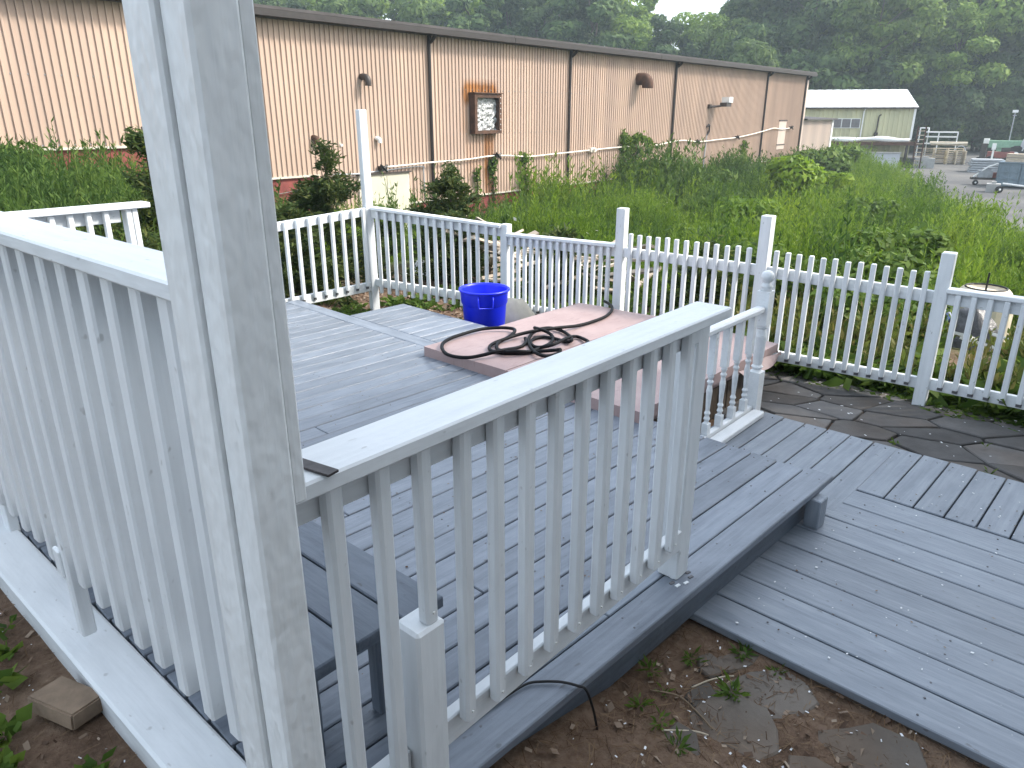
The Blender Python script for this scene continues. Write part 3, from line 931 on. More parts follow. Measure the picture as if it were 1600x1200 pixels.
# ------------------------------------------------------------------ hose
fpx, pit = 1150.0, R(20.1)
def from_photo(px, py, z):
    """where the sight line through a point of the photograph meets height z"""
    u, v = (px - 800) / fpx, -(py - 600) / fpx
    fw = math.cos(pit) + v * math.sin(pit); up = -math.sin(pit) + v * math.cos(pit)
    X = u * math.sin(HEAD) + fw * math.cos(HEAD); Y = -u * math.cos(HEAD) + fw * math.sin(HEAD)
    k = (z - 1.75) / up
    return (X * k, Y * k, z)
def hp(pts, z=.104):
    return [from_photo(640 + a / 4.706, 430 + b / 4.706, z + (c[0] if c else 0)) for a, b, *c in pts]
strand1 = hp([(1430, 190), (1472, 214), (1490, 245), (1465, 285), (1400, 322), (1250, 368), (1080, 388, .03), (920, 410, .03), (800, 437, .02), (700, 470, .01), (620, 500), (588, 527), (600, 555), (680, 572), (800, 574), (930, 562), (1060, 552, .015), (1108, 548, .02), (1085, 578), (1000, 595), (930, 572, .015), (890, 530), (874, 482), (900, 430, .01), (960, 396), (1040, 388), (1120, 410), (1180, 450), (1190, 480, .02), (1150, 490), (1080, 470), (990, 455), (915, 468), (890, 500), (940, 530), (1050, 512, .03), (1150, 466, .03), (1220, 450), (1290, 474), (1310, 495), (1250, 540)])
strand2 = hp([(850, 463), (856, 490), (830, 520), (780, 536), (700, 549, .03), (620, 566, .03), (540, 587, .01), (440, 605), (340, 600), (270, 578), (240, 540), (246, 500), (300, 465), (400, 430), (500, 402), (600, 389), (700, 387), (765, 396), (772, 415, .02), (740, 447, .02), (690, 475), (645, 505), (645, 540), (700, 562, .02), (800, 560, .03), (900, 565)])
strand3 = hp([(918, 386, .03), (960, 398, .04), (1020, 422, .02), (1055, 460), (1035, 500), (960, 535), (880, 562)])
hg = join_geo([tube_geo(catmull(s_, 7), 0.0135, 10) for s_ in (strand1, strand2, strand3)])
hose = mesh_obj('hose', hg[0], hg[1], 'rubber', None, None, True)
tag(hose, 'tangled black rubber hose lying on the pink cover', 'hose')

# ------------------------------------------------------------------ blue bin
bin_ = thing('plastic_bin', 'round bright blue plastic bin behind the pink cover', 'bin', (4.935, 4.65, -.345))
def bin_body():
    H_ = .51
    pro = [(.172, 0), (.178, .006), (.206, .425), (.208, .43), (.218, .442), (.224, .545), (.226, .549), (.238, .552), (.241, .562), (.238, .572), (.226, .573), (.219, .568), (.212, .55), (.208, .44), (.198, .42), (.165, .02), (.01, .015)]
    return lathe_geo(pro, 40)
v_, f_ = bin_body()
bb_ = mesh_obj('body', v_, f_, 'plastic_blue', bin_, Matrix.Translation((4.935, 4.65, -.345)), False)
for p_ in bb_.data.polygons: p_.use_smooth = len(p_.vertices) == 4
ca = math.atan2(-4.65, -4.935)
for sgn in (0.05, 0.05 + math.pi):
    a = ca + sgn
    d = Vector((math.cos(a), math.sin(a), 0)); s_ = Vector((-d.y, d.x, 0))
    c = Vector((4.935, 4.65, -.345)) + d * .222
    pts = [c + s_ * .066 + Vector((0, 0, .535)), c + s_ * .068 + d * .014 + Vector((0, 0, .50)), c + s_ * .064 + d * .016 + Vector((0, 0, .437)), c + s_ * .058 + d * .016 + Vector((0, 0, .43)), c - s_ * .058 + d * .016 + Vector((0, 0, .43)), c - s_ * .064 + d * .016 + Vector((0, 0, .437)), c - s_ * .068 + d * .014 + Vector((0, 0, .50)), c - s_ * .066 + Vector((0, 0, .535))]
    v_, f_ = tube_geo(pts, .0075, 8)
    mesh_obj('handle', v_, f_, 'plastic_blue', bin_, None, True)
# ------------------------------------------------------------------ small things on and by the deck
pl = mesh_obj('metal_plate', *join_geo([box_geo(-.052, .052, -.0135, .0135, 0, .005)]), 'plate', None, Matrix.Translation((.698, 1.108, 1.1215)) @ Matrix.Rotation(R(100), 4, 'Z'))
tag(pl, 'dark flat metal plate lying on the front railing cap by the post', 'metal plate')
cable_pts = [(1.03, 1.30, .008), (1.10, 1.272, .008), (1.20, 1.252, .009), (1.30, 1.245, .008), (1.40, 1.236, .009), (1.475, 1.222, .01), (1.515, 1.19, .011), (1.553, 1.142, .012), (1.575, 1.09, .012), (1.585, 1.065, .004), (1.60, 1.045, -.07), (1.63, 1.03, -.2), (1.68, .99, -.245), (1.74, .97, -.25)]
cable_pts = [(x, y + .0, z) for x, y, z in cable_pts]
v_, f_ = tube_geo(catmull(cable_pts, 6), .0045, 8)
tag(mesh_obj('cable', v_, f_, 'black', None, None, True), 'thin black cable trailing over the outer edge of the deck', 'cable')
pv = mesh_obj('paver', *box_geo(-.105, .105, -.062, .062, -.06, 0), 'brick_tan', None, Matrix.Translation((.478, 2.33, -.012)) @ Matrix.Rotation(R(108), 4, 'Z') @ Matrix.Rotation(R(6), 4, 'X'))
bm = bmesh.new(); bm.from_mesh(pv.data)
bmesh.ops.bevel(bm, geom=bm.edges[:], offset=.006, segments=2, affect='EDGES'); bm.to_mesh(pv.data); bm.free()
tag(pv, 'tan concrete paver leaning on the white edging timber', 'paver')

# ------------------------------------------------------------------ warehouse behind the weeds
BA = R(1.4); BD = 16.4
Mb = Matrix.Rotation(BA, 4, 'Z') @ Matrix.Translation((0, BD, 0))     # wall frame: x along the wall, -y towards the deck
def bpart(parent, name, geo, mat, smooth=False):
    return mesh_obj(name, geo[0], geo[1], mat, parent, Mb, smooth)
wh = thing('warehouse', 'long salmon-tan corrugated metal warehouse with dark eaves', 'building', Mb @ Vector((20, 0, -2)))
def ribbed(x0, x1, z0, z1, pitch=0.145, depth=0.031):
    """ribbed sheet: flat pans with narrow raised ribs"""
    n = max(1, round((x1 - x0) / pitch))
    p = (x1 - x0) / n
    prof = []
    for k in range(n):
        a = x0 + k * p
        prof += [(a, 0), (a + p * .66, 0), (a + p * .70, -depth), (a + p * .90, -depth)]
    prof.append((x1, 0))
    V, F = [], []
    for x, y in prof:
        V += [(x, y, z0), (x, y, z1)]
    for k in range(len(prof) - 1):
        F.append((2 * k, 2 * k + 2, 2 * k + 3, 2 * k + 1))
    return V, F
EAVE = 3.86
for (a, b, zb) in ((-8.0, 4.0, 1.14), (4.0, 8.6, 1.14), (8.6, 11.95, .30), (11.95, 16.0, -.66), (16.0, 22.88, -.66), (22.88, 30.62, -.66), (30.62, 40.7, -.64), (40.7, 46.85, -.62)):
    bpart(wh, 'siding_panel', ribbed(a, b, zb, EAVE), 'siding')
for (a, b, z1) in ((-8.0, 8.6, 1.12), (8.6, 11.95, .28), (11.95, 46.85, -.68)):
    bpart(wh, 'brick_base', box_geo(a, b, .02, .3, -2.4, z1), 'brick_red')
    bpart(wh, 'base_ledge', box_geo(a, b, -.045, .04, z1 - .02, z1 + .025), 'ledge')
bpart(wh, 'brick_course', box_geo(8.62, 11.93, .0, .03, -.52, -.42), 'ledge')
bpart(wh, 'end_wall', box_geo(46.80, 46.90, .0, 24, -2.3, 3.95), 'siding_plain')
bpart(wh, 'end_wall', box_geo(-8.05, -8.0, .0, 24, -2.3, 3.95), 'siding_plain')
bpart(wh, 'corner_trim', box_geo(46.72, 46.93, -.045, .06, -2.2, 3.9), 'siding_plain')
Vr = [(-8.3, -.32, 4.05), (47.2, -.32, 4.05), (47.2, 12, 4.75), (-8.3, 12, 4.75), (-8.3, 24.3, 4.05), (47.2, 24.3, 4.05)]
rf = bpart(wh, 'roof', (Vr, [(0, 1, 2, 3), (3, 2, 5, 4)]), 'roof_dark')
xg = -8.3
while xg < 47.1:
    x2 = min(xg + 9.25, 47.2)
    bpart(wh, 'gutter', box_geo(xg + .01, x2 - .01, -.40, -.24, 3.85, 3.99), 'gutter')
    bpart(wh, 'roof_edge', box_geo(xg + .004, x2 - .004, -.36, -.20, 4.0, 4.065), 'roof_dark')
    xg = x2
bpart(wh, 'soffit', box_geo(-8.2, 47.1, -.24, .1, 3.84, 3.88), 'gutter')
for x, zb in ((16.0, -.70), (22.88, -.68), (30.62, -.75), (40.70, -.80), (46.45, -.80)):
    path = [(x + .02, -.31, 3.9), (x + .02, -.30, 3.80), (x, -.16, 3.66), (x, -.075, 3.52), (x, -.075, zb + .15), (x + .03, -.12, zb)]
    v_, f_ = tube_geo(catmull(path, 4), .052, 8)
    bpart(wh, 'downspout', (v_, f_), 'gutter')
dr = bpart(wh, 'door', box_geo(13.20, 15.04, -.06, .02, -2.02, .20), 'ledge')
for (a, b) in ((13.30, 14.165), (14.185, 14.98)):
    bpart(dr, 'door_leaf', box_geo(a, b, -.085, -.055, -1.98, .145), 'door')
bpart(dr, 'gap_strip', box_geo(14.167, 14.183, -.075, -.052, -1.98, .145), 'dark_metal')
bpart(dr, 'handle', box_geo(14.24, 14.30, -.13, -.085, -.98, -.93), 'dark_metal')
bpart(dr, 'drip_edge', box_geo(13.16, 15.08, -.13, .0, .2, .235), 'dark_metal')
# extractor box
fx = bpart(wh, 'extractor_box', join_geo([box_geo(17.70, 17.82, -.24, .0, 1.19, 2.36), box_geo(18.84, 18.96, -.24, .0, 1.19, 2.36), box_geo(17.82, 18.84, -.24, .0, 2.24, 2.36), box_geo(17.82, 18.84, -.24, .0, 1.19, 1.29)]), 'rust')
V_, F_ = [], []
r_ = np.random.default_rng(3)
for a in range(15):
    for b in range(15):
        V_.append((17.83 + 1.0 * a / 14, -.10 + r_.uniform(-.035, .035), 1.29 + .95 * b / 14))
for a in range(14):
    for b in range(14):
        i_ = a * 15 + b
        F_.append((i_, i_ + 15, i_ + 16, i_ + 1))
bpart(fx, 'foil_cover', (V_, F_), 'foil')
for zz in np.linspace(1.3, 2.25, 7):
    bpart(fx, 'screw', box_geo(18.88, 18.905, -.252, -.24, zz - .012, zz + .012), 'white_bits')
bpart(fx, 'drip_sill', box_geo(17.66, 19.0, -.28, -.02, 2.362, 2.39), 'rust')
# vents, lamps and pipe ends
def elbow(x, z, r, out, dn, mat):
    path = [(x, .0, z), (x, -out * .5, z), (x + .02, -out * .85, z - dn * .12), (x + .03, -out, z - dn * .5), (x + .03, -out, z - dn)]
    return tube_geo(catmull(path, 5), r, 12)
bpart(wh, 'vent_pipe', elbow(13.55, 2.68, .085, .24, .22, 'dark_metal'), 'dark_metal', True)
bpart(wh, 'vent_pipe', elbow(11.88, 1.20, .07, .12, .16, 'rust'), 'rust', True)
bpart(wh, 'vent_cap', elbow(13.93, 1.14, .055, .12, .12, 'white_bits'), 'white_bits', True)
bpart(wh, 'wall_bolt', box_geo(12.68, 12.75, -.06, 0, .97, 1.03), 'white_bits')
bpart(wh, 'exhaust_hood', elbow(27.6, 3.08, .23, .45, .34, 'rust'), 'rust', True)
lp = bpart(wh, 'wall_lamp', join_geo([box_geo(34.0, 34.22, -.12, 0, 2.02, 2.20), tube_geo([(34.1, -.1, 2.1), (34.4, -.35, 2.12), (34.7, -.5, 2.16)], .05, 8), box_geo(34.5, 35.0, -.72, -.38, 2.1, 2.28)]), 'dark_metal')
bpart(lp, 'lamp_head', box_geo(34.62, 35.02, -.78, -.40, 2.285, 2.52), 'white_bits')
bpart(wh, 'conduit', tube_geo([(34.1, -.05, .9), (34.05, -.05, .2), (33.98, -.05, -.6)], .03, 6), 'steel_grey')
bpart(wh, 'conduit', tube_geo(catmull([(34.0, -.06, 1.20), (34.12, -.12, 1.32), (34.2, -.10, 1.05), (34.12, -.06, .85)], 4), .05, 6), 'dark_metal')
pipe = [(14.12, -.10, .38), (15.0, -.12, .40), (15.85, -.16, .43), (16.9, -.10, .43), (17.7, -.10, .455), (18.5, -.10, .50), (19.4, -.10, .48), (20.6, -.10, .41), (22.0, -.10, .44), (22.9, -.16, .465), (24.6, -.1, .50), (27.0, -.1, .545), (29.0, -.1, .52), (30.6, -.16, .64), (31.8, -.1, .66), (33.3, -.1, .57), (35.5, -.1, .62), (37.5, -.1, .67), (39.4, -.1, .80), (40.7, -.16, .93), (42.2, -.1, 1.05), (43.4, -.1, .98), (44.6, -.1, 1.03)]
bpart(wh, 'wall_pipe', tube_geo(catmull(pipe, 5), .026, 8), 'pvc', True)
for x, z in ((14.0, .36), (18.85, .50), (33.0, .58), (37.4, .68), (44.75, 1.05)):
    bpart(wh, 'pipe_valve', join_geo([box_geo(x - .10, x + .10, -.20, -.04, z - .06, z + .06), tube_geo([(x - .12, -.2, z + .1), (x + .1, -.2, z - .1)], .03, 6), tube_geo([(x + .12, -.2, z + .08), (x - .02, -.2, z + .0)], .03, 6)]), 'black')
bpart(wh, 'pipe_tee', join_geo([box_geo(24.2, 24.5, -.18, -.04, .42, .58), box_geo(24.3, 24.42, -.3, -.1, .46, .54)]), 'pvc')
bpart(wh, 'conduit', tube_geo(catmull([(12.2, -.04, .30), (13.1, -.05, .25), (13.9, -.05, .28), (15.5, -.05, .33), (15.62, -.05, .2), (15.64, -.05, -.6)], 4), .018, 6), 'steel_grey')
bpart(wh, 'conduit', tube_geo(catmull([(9.0, -.03, .25), (10.4, -.03, -.08), (11.4, -.05, .0), (12.2, -.04, .22), (13.1, -.05, .18)], 4), .014, 6), 'dark_metal')
hb = bpart(wh, 'wall_hatch', box_geo(43.05, 44.15, -.045, .0, -.1, 1.42), 'siding_plain')
bpart(hb, 'hatch_lintel', box_geo(43.0, 44.2, -.08, -.03, 1.42, 1.47), 'dark_metal')
bpart(hb, 'hatch_sill', box_geo(43.0, 44.2, -.08, -.03, .14, .18), 'dark_metal')
# rows of fixing screws, each too small to pick out
sg = []
for zz in (1.18, 2.45):
    for xx in np.arange(4.2, 30, .29):
        sg.append(box_geo(xx, xx + .022, -.012, 0, zz, zz + .022))
o = bpart(wh, 'screw_rows', join_geo(sg), 'steel_grey'); tag(o, kind='stuff')

ax = thing('warehouse_annex', 'small pale tan lean-to at the far end of the warehouse', 'building', Mb @ Vector((49.5, 1, -2)))
bpart(ax, 'wall', ribbed(46.95, 52.3, -2.2, 1.42, .16, .02), 'siding_plain')
bpart(ax, 'end_wall', box_geo(52.3, 52.36, 0, 5, -2.2, 1.40), 'siding_plain')
bpart(ax, 'roof', ([(46.9, -.25, 1.44), (52.55, -.25, 1.44), (52.55, 5, 1.75), (46.9, 5, 1.95), (46.9, -.25, 1.52), (52.55, -.25, 1.52), (52.55, 5, 1.83), (46.9, 5, 2.03)], [(0, 1, 2, 3), (4, 7, 6, 5), (0, 4, 5, 1), (1, 5, 6, 2)]), 'roof_dark')
bpart(ax, 'corner_trim', box_geo(52.2, 52.42, -.06, .05, -2.2, 1.42), 'white_bits')

# ------------------------------------------------------------------ yellow-green shed at the lot
SO = Vector((64.07, 15.83, 0)); SA = R(27.9)
sb = Vector((math.cos(SA), math.sin(SA), 0)); sa = Vector((-math.sin(SA), math.cos(SA), 0))
Ms = Matrix((( -sa.x, sb.x, 0, SO.x), (-sa.y, sb.y, 0, SO.y), (0, 0, 1, 0), (0, 0, 0, 1)))   # x to the right along the front, y away
def spart(parent, name, geo, mat, smooth=False):
    return mesh_obj(name, geo[0], geo[1], mat, parent, Ms, smooth)
sh = thing('metal_shed', 'yellow-green metal shed with white roof beyond the weeds', 'building', Ms @ Vector((-5, 2, -2)))
spart(sh, 'wall', ribbed(-12, 0, -.05, 2.24, .33, .04), 'shed_wall')
spart(sh, 'lower_wall', ribbed(-12, -.3, -1.3, -.06, .33, .04), 'shed_wall')
spart(sh, 'end_wall', join_geo([box_geo(-.05, 0, .02, 8, -2, 2.24)]), 'shed_wall')
spart(sh, 'corner_trim', box_geo(-.12, .03, -.06, .06, -.05, 2.24), 'white_bits')
Vr = []
n = 36
for k in range(n + 1):
    x = lerp(-12.2, .12, k / n)
    z = .02 if k % 2 else 0
    Vr += [(x, -.25, 2.27 + z), (x, 4, 3.62 + z), (x, 8.2, 2.27 + z)]
Fr = []
for k in range(n):
    Fr += [(3 * k, 3 * k + 3, 3 * k + 4, 3 * k + 1), (3 * k + 1, 3 * k + 4, 3 * k + 5, 3 * k + 2)]
spart(sh, 'roof', (Vr, Fr), 'white_roof')
spart(sh, 'gutter', box_geo(-12.2, .12, -.30, -.20, 2.16, 2.28), 'dark_metal')
wd = spart(sh, 'window', box_geo(-5.75, -3.75, -.09, .0, .78, 1.48), 'white_bits')
for k in range(3):
    spart(wd, 'pane', box_geo(-5.71 + k * .66, -5.11 + k * .66, -.10, -.088, .82, 1.44), 'glass')
spart(sh, 'downspout', tube_geo([(-3.55, -.22, 2.15), (-3.6, -.1, 1.95), (-3.62, -.1, -1.2)], .05, 6), 'white_bits')
spart(sh, 'conduit', tube_geo(catmull([(-2.35, -.08, 1.75), (-2.5, -.1, 1.6), (-2.52, -.1, .9), (-2.6, -.1, .1)], 4), .05, 6), 'dark_metal')
spart(sh, 'meter_box', box_geo(-2.66, -2.42, -.22, -.05, .28, .48), 'dark_metal')
dk = thing('loading_dock', 'rusty steel platform with rolled white sheeting along the shed', 'platform', Ms @ Vector((-4, -1, -2)))
spart(dk, 'platform_beam', box_geo(-12, .2, -1.5, -1.3, -.40, -.16), 'rust')
spart(dk, 'platform_top', box_geo(-12, .2, -1.3, -.05, -.26, -.18), 'rust')
v_, f_ = tube_geo([(x, -1.2 + .04 * math.sin(x * 3), .0 + .05 * math.sin(x * 1.7)) for x in np.arange(-12, -.2, .4)], [.17 + .05 * math.sin(x * 2.3) for x in np.arange(-12, -.2, .4)], 8)
spart(dk, 'rolled_sheet', (v_, f_), 'white_bits', True)
for x in (-9, -5.1, -.6):
    spart(dk, 'support_post', box_geo(x, x + .14, -1.45, -1.31, -2, -.41), 'dark_metal')
rw = thing('retaining_wall', 'low pale concrete wall in front of the shed platform', 'wall', Ms @ Vector((-3, -1.7, -2)))
spart(rw, 'wall', box_geo(-7.0, -1.0, -1.9, -1.65, -2.0, -.95), 'concrete_pale')
spart(rw, 'coping', box_geo(-7.05, -.95, -1.97, -1.6, -.95, -.87), 'concrete')
st = thing('steel_ladder', 'rusty steel ladder cage at the right corner of the shed', 'ladder', Ms @ Vector((.4, -1.5, -2)))
for x in (-.05, .48):
    spart(st, 'rail', box_geo(x, x + .08, -1.6, -1.5, -2, .95), 'rust')
for k in range(9):
    spart(st, 'rung', box_geo(.0, .5, -1.57, -1.53, -1.8 + k * .3, -1.74 + k * .3), 'pallet')
spart(st, 'counterweight', box_geo(-.5, .0, -1.9, -1.3, -2.0, -1.3), 'black')

# ------------------------------------------------------------------ things standing about on the lot
def lotM(px, py_base, rot=0.0):
    x, y, z = from_photo(px, py_base, LZ)
    a = math.atan2(y, x)
    return Matrix.Translation((x, y, LZ + .002)) @ Matrix.Rotation(a - R(90) + rot, 4, 'Z')   # local x to the right, y away
def lpart(parent, name, geo, mat, Mx, smooth=False):
    return mesh_obj(name, geo[0], geo[1], mat, parent, Mx, smooth)
def at0(Mx): return Mx.translation
# concrete block
for (px, py, wd_, ht, lab) in ((1443, 263, 1.3, .72, 'grey concrete block at the foot of the shed ladder'), (1550, 301, .62, .42, 'small concrete block on the asphalt by the blue container')):
    Mx = lotM(px, py)
    t_ = thing('concrete_block', lab, 'block', at0(Mx), 'concrete blocks on the lot')
    lpart(t_, 'block', box_geo(-wd_ / 2, wd_ / 2, 0, .7, 0, ht), 'concrete', Mx)
    lpart(t_, 'lifting_key', box_geo(-wd_ / 6, wd_ / 6, .2, .5, ht, ht + .1), 'concrete', Mx)
def pallet_stack(px, py, n, wd_, lab, rot=0.0):
    Mx = lotM(px, py, rot)
    t_ = thing('pallet_stack', lab, 'pallets', at0(Mx), 'stacked pallets on the lot')
    for k in range(n):
        z = k * .15
        g = [box_geo(-wd_ / 2, wd_ / 2, a, a + .1, z + .11, z + .132) for a in (0, .28, .56, .84)] + [box_geo(b - .05, b + .05, 0, .95, z, z + .11) for b in (-wd_ / 2 + .06, 0, wd_ / 2 - .06)]
        lpart(t_, 'pallet', join_geo(g), 'pallet', Mx)
    return Mx, t_
pallet_stack(1478, 256, 8, 2.2, 'tall stack of pale pallets behind the concrete block')
pallet_stack(1492, 257, 7, 1.4, 'shorter stack of pale pallets at the right of the taller one', .2)
pallet_stack(1458, 248, 6, 2.0, 'pallet stack pushed against the shed ladder')
Mx = lotM(1476, 250)
t_ = thing('covered_load', 'bundle of boards under a cream sheet on top of pallets', 'bundle', at0(Mx) + Vector((0, 0, 1.2)))
lpart(t_, 'boards', box_geo(-1.3, 1.5, 0, 1.0, 1.22, 1.42), 'pallet', Mx)
lpart(t_, 'sheet', join_geo([box_geo(-1.4, 1.5, -.05, 1.1, 1.425, 1.5), tube_geo([(-1.4, -.03, 1.4), (0, -.06, 1.34), (1.5, -.03, 1.42)], .07, 6)]), 'cream', Mx)
Mx = lotM(1463, 247)
t_ = thing('storage_rack', 'white steel rack frame standing behind the pallets', 'rack', at0(Mx))
for x in (-1.3, -.2, 1.3):
    lpart(t_, 'upright', box_geo(x, x + .1, 0, .1, 0, 2.3), 'white_bits', Mx)
for z in (1.3, 1.9, 2.3):
    lpart(t_, 'shelf_beam', box_geo(-1.3, 1.4, .0, .9, z - .1, z), 'white_bits', Mx)
Mx = lotM(1437, 246)
t_ = thing('pipe_hanger', 'white square pipe frame next to the shed corner', 'rack', at0(Mx))
for x in (-.35, .35):
    lpart(t_, 'upright', box_geo(x - .05, x + .05, 0, .1, 0, 2.55), 'white_bits', Mx)
lpart(t_, 'crossbar', box_geo(-.4, .4, .0, .1, 2.55, 2.65), 'white_bits', Mx)
Mx = lotM(1497, 254)
t_ = thing('pipe_hoop', 'bent grey pipe hoop beside the pallets', 'hoop', at0(Mx))
lpart(t_, 'pipe', tube_geo(catmull([(-.45, 0, 0), (-.4, 0, .9), (-.1, 0, 1.3), (.3, 0, 1.1), (.5, 0, 0)], 5), .05, 6), 'steel_grey', Mx)
# corrugated grey panel fence left of the container
Mx = lotM(1542, 270, .1)
t_ = thing('sheet_stack', 'low grey stack of steel sheets left of the blue container', 'stack', at0(Mx))
for k in range(6):
    lpart(t_, 'sheet', box_geo(-1.1 + .05 * (k % 3), .9 - .04 * (k % 2), 0, 1.6, k * .15, k * .15 + .11), 'steel_grey', Mx)
# blue container
Mx = lotM(1581, 294, -.12)
ct = thing('steel_container', 'faded blue steel storage container at the right edge', 'container', at0(Mx))
lpart(ct, 'body', box_geo(-.85, 1.35, .06, 2.4, .06, 1.28), 'container', Mx)
for a, b in ((-.80, .22), (.26, 1.30)):
    d_ = lpart(ct, 'door', box_geo(a, b, 0, .06, .1, 1.24), 'container', Mx)
    for z in (.12, .45, .80, 1.16):
        lpart(d_, 'stiffener', box_geo(a + .03, b - .03, -.03, 0, z, z + .06), 'container', Mx)
    for x in (a + .02, (a + b) / 2, b - .08):
        lpart(d_, 'lock_bar', box_geo(x, x + .05, -.045, -.0, .12, 1.22), 'container', Mx)
lpart(ct, 'roof_lip', box_geo(-.88, 1.38, -.04, 2.42, 1.28, 1.33), 'container', Mx)
for x in (-.8, 1.2):
    lpart(ct, 'skid', box_geo(x, x + .15, 0, 2.4, 0, .06), 'dark_metal', Mx)
Mc = Mx @ Matrix.Translation((-.1, .3, 1.335))
t_ = thing('wooden_crate', 'pale rusty crate sitting on top of the blue container', 'crate', Mc.translation)
lpart(t_, 'box', box_geo(-.5, .62, 0, .6, 0, .42), 'pallet', Mc)
for z in (.03, .19, .34):
    lpart(t_, 'slat', box_geo(-.52, .64, -.02, 0, z, z + .07), 'scrap_wood', Mc)
# machine left of the container: small tractor-like scrap with wheels
def wheel(t_, Mx, x, y, r, w_=.16):
    v_, f_ = lathe_geo([(r * .5, -w_ / 2), (r * .95, -w_ / 2), (r, -w_ / 4), (r, w_ / 4), (r * .95, w_ / 2), (r * .5, w_ / 2)], 14)
    wl_ = mesh_obj('wheel', v_, f_, 'black', t_, Mx @ Matrix.Translation((x, y, r)) @ Matrix.Rotation(R(90), 4, 'X'))
    v_, f_ = lathe_geo([(r * .15, -w_ * .6), (r * .5, -w_ * .4), (r * .5, w_ * .4), (r * .15, w_ * .6)], 10)
    mesh_obj('rim', v_, f_, 'white_bits', wl_, Mx @ Matrix.Translation((x, y, r)) @ Matrix.Rotation(R(90), 4, 'X'))
Mx = lotM(1545, 290, .2)
t_ = thing('scrap_machine', 'broken red and grey machine on small wheels left of the container', 'machine', at0(Mx))
for x in (-.7, .35): wheel(t_, Mx, x, 0, .15)
lpart(t_, 'chassis', box_geo(-.9, .6, .1, .6, .3, .42), 'dark_metal', Mx)
lpart(t_, 'engine', join_geo([box_geo(-.6, .1, .1, .5, .42, .8), box_geo(-.4, .0, .15, .45, .8, .95)]), 'steel_grey', Mx)
lpart(t_, 'arm', tube_geo([(-.8, .2, .45), (-.2, .1, 1.0), (.3, .1, 1.2)], .05, 6), 'white_bits', Mx)
lpart(t_, 'hood', box_geo(.1, .55, .05, .5, .42, .7), 'red_paint', Mx)
# tow bar trailer in front
Mx = lotM(1601, 304, .5)
t_ = thing('tow_trailer', 'white tow bar of a small trailer in front of the container', 'trailer', at0(Mx))
lpart(t_, 'drawbar', join_geo([tube_geo([(-1.0, .3, .5), (.3, -.5, .35)], .05, 6), tube_geo([(.9, .6, .5), (.3, -.5, .35)], .05, 6)]), 'white_bits', Mx)
lpart(t_, 'jack_stand', box_geo(.22, .32, -.52, -.42, 0, .6), 'rust', Mx)
wheel(t_, Mx, -.9, .7, .17); wheel(t_, Mx, .9, .8, .17)
# green machine far right with dark hoops and a forked white post behind
Mx = lotM(1588, 256, 0)
t_ = thing('green_tractor', 'pale green tractor with dark wheels behind the container', 'tractor', at0(Mx))
lpart(t_, 'hood', join_geo([box_geo(-2.2, 1.2, .2, 1.4, 1.2, 1.75), box_geo(-1.6, 1.0, .3, 1.3, .6, 1.2)]), 'green_paint', Mx)
lpart(t_, 'fender', tube_geo(catmull([(.2, .1, 1.0), (.4, .1, 1.9), (1.2, .1, 2.3), (2.0, .1, 3.2)], 5), .28, 6), 'concrete_pale', Mx)
wheel(t_, Mx, -.2, 0, .7, .3); wheel(t_, Mx, 1.4, 0, .8, .3); wheel(t_, Mx, -1.8, .2, .45, .25)
lpart(t_, 'seat', box_geo(-2.6, -2.2, .3, .8, 1.5, 1.9), 'white_bits', Mx)
Mx = lotM(1557, 258, 0)
t_ = thing('red_cart', 'small red and dark cart next to the tractor', 'cart', at0(Mx))
lpart(t_, 'bed', box_geo(-.8, 1.0, 0, .8, .55, 1.0), 'red_paint', Mx)
lpart(t_, 'frame', box_geo(-1.4, 1.0, .1, .7, .4, .55), 'dark_metal', Mx)
lpart(t_, 'load', box_geo(.1, .7, .1, .6, 1.0, 1.3), 'dark_metal', Mx)
lpart(t_, 'backrest', box_geo(-1.3, -.9, .2, .5, .55, 1.6), 'dark_metal', Mx)
wheel(t_, Mx, -.5, -.05, .35); wheel(t_, Mx, .7, -.05, .35); wheel(t_, Mx, -1.3, -.05, .3)
Mx = lotM(1547, 259, 0)
t_ = thing('white_post', 'white capped post standing left of the red cart', 'post', at0(Mx))
lpart(t_, 'post', join_geo([box_geo(-.07, .07, 0, .14, 0, 1.2), box_geo(-.14, .14, -.06, .2, 1.2, 1.65)]), 'white_bits', Mx)
Mx = lotM(1569, 255, 0)
t_ = thing('lamp_post', 'thin lamp post with flat white head above the machinery', 'lamp post', at0(Mx))
lpart(t_, 'pole', tube_geo([(0, 0, 0), (0, 0, 3.9)], .045, 6), 'steel_grey', Mx)
lpart(t_, 'lamp_head', box_geo(-.2, .2, -.12, .12, 3.9, 4.1), 'white_bits', Mx)
lpart(t_, 'bracket', box_geo(-.13, .13, -.05, .05, 3.65, 3.72), 'steel_grey', Mx)

